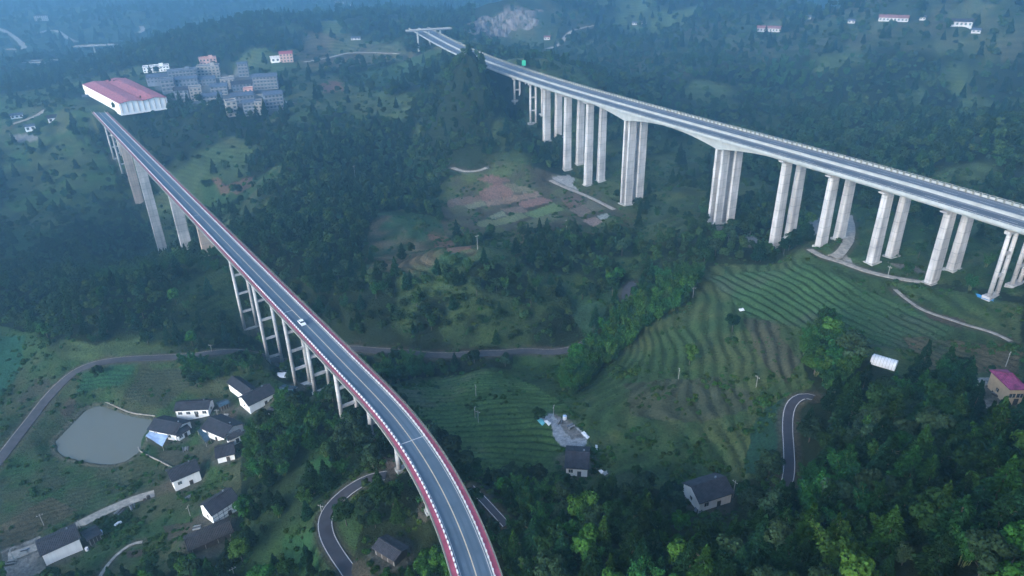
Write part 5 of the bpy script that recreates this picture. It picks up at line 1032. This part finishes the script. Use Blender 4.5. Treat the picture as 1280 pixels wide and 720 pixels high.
for D0, D1, sp, sc in ((50, 260, 4.9, 1.08), (260, 620, 5.2, 1.0), (620, 1200, 8.5, 1.25), (1200, 3200, 17, 2.0), (150, 520, 3.1, .9)):
    X, Y = candidates(D0, D1, sp); op = hsample(X, Y, openm); nz = fbm(X / 40, Y / 40, 61, 3); nz2 = fbm(X / 12, Y / 12, 63, 2); r = RNG.random(len(X))
    patch = np.zeros(len(X), bool)
    for p in PATCH: patch |= inpoly(X, Y, p)
    road = np.zeros(len(X), bool)
    for nme, (P, wd, mt, ln) in RP.items(): road |= pdist(X, Y, P, 20)[0] < wd / 2 + 2.5
    road |= (pdist(X, Y, np.vstack([pc, pc[:1]]), 14)[0] < 2.5) | inpoly(X, Y, pc[:, :2])
    for q in PADS: road |= np.hypot(X - q[0], Y - q[1]) < q[2] * .85 + 1.5
    keep = ((r > op * 1.02 - (.03 * (nz2 > .2))) & ((nz2 > -.62))) | patch
    if sp == 3.1: keep = patch & (nz2 > -.5)
    if D0 >= 620: keep &= (nz > -.35) | (r > .6)
    for p in CLEAR: road |= inpoly(X, Y, p)
    for (q0, q1) in PIERXY: road |= np.hypot(X - q0, Y - q1) < 8
    keep &= ~road; X, Y, nz, nz2, r, patch = X[keep], Y[keep], nz[keep], nz2[keep], r[keep], patch[keep]; Z = hsample(X, Y)
    # below the decks trees must stay short
    dl, _ = pdist(X, Y, LBP, 30); dr, _ = pdist(X, Y, RBP, 30)
    q = RNG.random(len(X)); wood = np.zeros(len(X), bool); bm = np.zeros(len(X), bool)
    for p in WOOD: wood |= inpoly(X, Y, p)
    for p in BAM: bm |= inpoly(X, Y, p)
    kind = np.where(bm & (q < .85), 2, np.where(q < np.where(wood, .62, .26) + .3 * nz, 0, np.where(q > .93, 2, 1)))
    s = sc * RNG.uniform(.65, 1.15, len(X)) * np.where(wood, 1.0, .82) * np.where(kind == 2, .9, 1.0)
    s = np.where((kind != 0) & ~wood & (RNG.random(len(X)) < .35), s * .62, s)
    s = np.where(patch, s * 1.25, s); s = np.where(inpoly(X, Y, SMALL), s * .6, s)
    ok = ((dl > 8.5) | (Z + s * 11 < LB_Z - 3)) & ((dr > 15) | (Z + s * 11 < RB_Z - 3))
    s = np.where(ok, s, s * .35); ok = ok | (((dl > 7) | (Z + s * 11 < LB_Z - 1)) & ((dr > 13) | (Z + s * 11 < RB_Z - 1)))
    tn = np.clip(((fbm(X / 60, Y / 60, 65, 2) * .9 + .5 + RNG.normal(0, .3, len(X))) * 3).astype(int), 0, 2)
    TR.append(np.stack([X, Y, Z, s, kind, tn, RNG.uniform(0, 6.28, len(X))], 1)[ok])
TR = np.concatenate(TR)
# light green bamboo is mostly fresh; blue-green one right of the lane
u_, v_, q_ = project(TR[:, 0], TR[:, 1], TR[:, 2] + 4); TR[(TR[:, 4] == 2) & inpoly(TR[:, 0], TR[:, 1], BAM[0]), 5] = 1
px_size = TR[:, 3] * FPX / q_; inf = (u_ > -15) & (u_ < 1295) & (v_ > -10) & (v_ < 745)
# what stands in front of each tree: skip those hidden behind terrain when choosing individuals
vis = np.ones(len(TR), bool)
for f in np.linspace(.3, .97, 24): vis &= (CAMZ + (TR[:, 2] + 9 * TR[:, 3] - CAMZ) * f) > hsample(TR[:, 0] * f, TR[:, 1] * f)
single = np.zeros(len(TR), bool)
for k in range(3):
    c = np.where((TR[:, 4] == k) & inf & vis)[0]; c = c[np.argsort(-px_size[c])][:300]; single[c] = True
def place_words(u, v):
    if v > 560 and u > 1090: return 'in the dense wood at the lower right'
    if v > 560 and u > 880: return 'in the wood below the curving lane'
    if v > 600 and u > 630: return 'on the wooded slope right of the viaduct end'
    if v > 500 and u > 940: return 'beside the curving lane'
    if u > 980 and v > 400: return 'between the terraces and the white polytunnel'
    if u > 640 and v > 420: return 'on the bank of the middle terraces'
    if u > 600 and v > 320: return 'along the hedge above the middle terraces'
    if u < 260 and v > 520: return 'near the pond and lower farmhouses'
    if u < 400 and v > 440: return 'behind the village roofs'
    if u < 640 and v > 480: return 'on the bank beside the viaduct columns'
    if v > 330: return 'on the wooded ridge behind the village road'
    return 'in the forest of the valley'
KN = ['cedar', 'broad', 'bamboo']; NM = {'cedar': ('cedar_tree', 'tree', 'conifer'), 'broad': ('broadleaf_tree', 'tree', 'round-crowned broadleaf tree'), 'bamboo': ('bamboo_clump', 'bamboo', 'feathery bamboo clump')}
for i in np.where(single)[0]:
    X, Y, Z, s, k, tn, rot = TR[i]; kn = KN[int(k)]; vs_ = KINDS[kn]; cm, tm, hh = vs_[i % len(vs_)]; nm, cat, word = NM[kn]; tw_, tc_ = TONES[kn][int(tn)]
    o = bpy.data.objects.new(nm, None); COL.objects.link(o); o.location = (X, Y, Z - .3); o.rotation_euler = (random.uniform(-.05, .05), random.uniform(-.05, .05), rot); o.scale = (s * random.uniform(.92, 1.15),) * 2 + (s,); o.empty_display_size = .3
    size = 'tall' if s > .95 else ('medium' if s > .68 else 'low'); o['label'] = f'{size} {tw_} {word} {place_words(u_[i], v_[i])}'; o['category'] = cat; o['group'] = f'{word}s {place_words(u_[i], v_[i])}'
    for mesh_ in (cm, tm):
        c = bpy.data.objects.new(mesh_.name.split('.')[0], mesh_); COL.objects.link(c); c.parent = o; c.color = (*tc_, 1)
# the rest of the forest: one object, instanced
def scatter(name, rows, protos, lab, cat):
    """rows: x,y,z,scale,index,rot ; protos: list of objects in an unlinked collection"""
    pcx = bpy.data.collections.new(name + '_kinds')
    for k, o in enumerate(protos): o.name = f'{name}_kind_{k:03d}'; pcx.objects.link(o)
    me = bpy.data.meshes.new(name); me.vertices.add(len(rows)); me.vertices.foreach_set('co', rows[:, :3].astype(np.float32).ravel())
    for nm, ty, v in (('sc', 'FLOAT', rows[:, 3]), ('ix', 'INT', rows[:, 4]), ('rt', 'FLOAT', rows[:, 5])):
        at = me.attributes.new(nm, ty, 'POINT'); at.data.foreach_set('value', v.astype(np.int32 if ty == 'INT' else np.float32))
    o = bpy.data.objects.new(name, me); COL.objects.link(o); tag(o, lab, cat, kind='stuff')
    ng = bpy.data.node_groups.new(name, 'GeometryNodeTree'); ng.interface.new_socket('Geometry', in_out='INPUT', socket_type='NodeSocketGeometry'); ng.interface.new_socket('Geometry', in_out='OUTPUT', socket_type='NodeSocketGeometry')
    N = ng.nodes; I = N.new('NodeGroupInput'); O = N.new('NodeGroupOutput'); ip = N.new('GeometryNodeInstanceOnPoints'); ci = N.new('GeometryNodeCollectionInfo'); ci.inputs['Collection'].default_value = pcx; ci.inputs['Separate Children'].default_value = True; ci.inputs['Reset Children'].default_value = True
    def na(nm, ty): a = N.new('GeometryNodeInputNamedAttribute'); a.data_type = ty; a.inputs['Name'].default_value = nm; return [s for s in a.outputs if s.enabled and s.name == 'Attribute'][0]
    cx = N.new('ShaderNodeCombineXYZ'); ng.links.new(na('rt', 'FLOAT'), cx.inputs['Z']); e2r = N.new('FunctionNodeEulerToRotation'); ng.links.new(cx.outputs[0], e2r.inputs[0])
    ip.inputs['Pick Instance'].default_value = True; ng.links.new(I.outputs[0], ip.inputs['Points']); ng.links.new(ci.outputs[0], ip.inputs['Instance']); ng.links.new(na('ix', 'INT'), ip.inputs['Instance Index']); ng.links.new(na('sc', 'FLOAT'), ip.inputs['Scale']); ng.links.new(e2r.outputs[0], ip.inputs['Rotation'])
    ng.links.new(ip.outputs[0], O.inputs[0]); md = o.modifiers.new('scatter', 'NODES'); md.node_group = ng; return o
protos = []; base = {}
for kn in KN:
    base[kn] = len(protos)
    for tw_, tc_ in TONES[kn]:
        for cm, tm, hh in KINDS[kn]: o = bpy.data.objects.new('p', cm); o.color = (*tc_, 1); protos.append(o)
rest = TR[~single]; kk_ = rest[:, 4].astype(int); nv = np.array([len(KINDS[k]) for k in KN]); bb = np.array([base[k] for k in KN])
ix = bb[kk_] + rest[:, 5].astype(int) * nv[kk_] + RNG.integers(0, 100, len(rest)) % nv[kk_]
scatter('forest', np.c_[rest[:, :2], rest[:, 2] - .3, rest[:, 3], ix, rest[:, 6]], protos, 'mixed conifer, broadleaf and bamboo forest covering the hillsides', 'forest')
# undergrowth: bushes and weeds on open ground, thicker along banks and rows
RW = []
for D0, D1, sp in ((50, 260, 1.9), (260, 520, 2.9), (520, 1000, 7.0)):
    X, Y = candidates(D0, D1, sp); op = hsample(X, Y, openm); rm_ = hsample(X, Y, rowm); rp_ = hsample(X, Y, np.where(rowm > 0, rowp, 0)); n_ = fbm(X / 11, Y / 11, 71, 3); r = RNG.random(len(X))
    bad = np.zeros(len(X), bool)
    for nme, (P, wd, mt, ln) in RP.items(): bad |= pdist(X, Y, P, 12)[0] < wd / 2 + .9
    bad |= inpoly(X, Y, pc[:, :2])
    for q in PADS: bad |= np.hypot(X - q[0], Y - q[1]) < q[2] * .8
    light = hsample(X, Y, col.sum(-1)) > .33
    inrow = np.sin(2 * np.pi * rp_) > .35
    keep = np.where(rm_ > .5, inrow & (r < .55), (r < .35 + .9 * n_)) & ~bad & ~light
    s = np.where(rm_ > .5, RNG.uniform(.3, .62, len(X)), RNG.uniform(.4, 1.25, len(X)) * (1 + .5 * n_)) * (1.5 if D0 >= 520 else 1)
    X, Y, s = X[keep], Y[keep], s[keep]; RW.append(np.c_[X, Y, hsample(X, Y) - .1, s, RNG.integers(0, 12, len(X)), RNG.uniform(0, 6.28, len(X))])
RW = np.concatenate(RW); protos = []
for tc_ in ((.8, .95, .85), (1.0, 1.1, .8), (1.15, .95, .75)):
    for k in range(4): o = bpy.data.objects.new('p', SHR[k]); o.color = (*tc_, 1); protos.append(o)
scatter('undergrowth', RW, protos, 'bushes, weeds and crop plants on the open slopes', 'undergrowth')
print('trees', len(TR), 'single', single.sum(), 'shrubs', len(RW))

# ------------------------------------------------------------------ haze
m, t, out = newmat('haze_air'); v = t.nodes.new('ShaderNodeVolumePrincipled'); v.inputs['Color'].default_value = (*HAZE_COL, 1); v.inputs['Density'].default_value = HAZE_DENS
v.inputs['Density Attribute'].default_value = ''; v.inputs['Anisotropy'].default_value = 0.65
t.links.new(v.outputs[0], out.inputs['Volume']); m.cycles.homogeneous_volume = True
zt = max(CAMZ + 12, float(H.max()) + 40); hz = MB().box((0, 0, (zt - 45) / 2), (15000, 15000, zt + 45)).build('haze', m); tag(hz, 'blue evening haze filling the valley', kind='stuff')
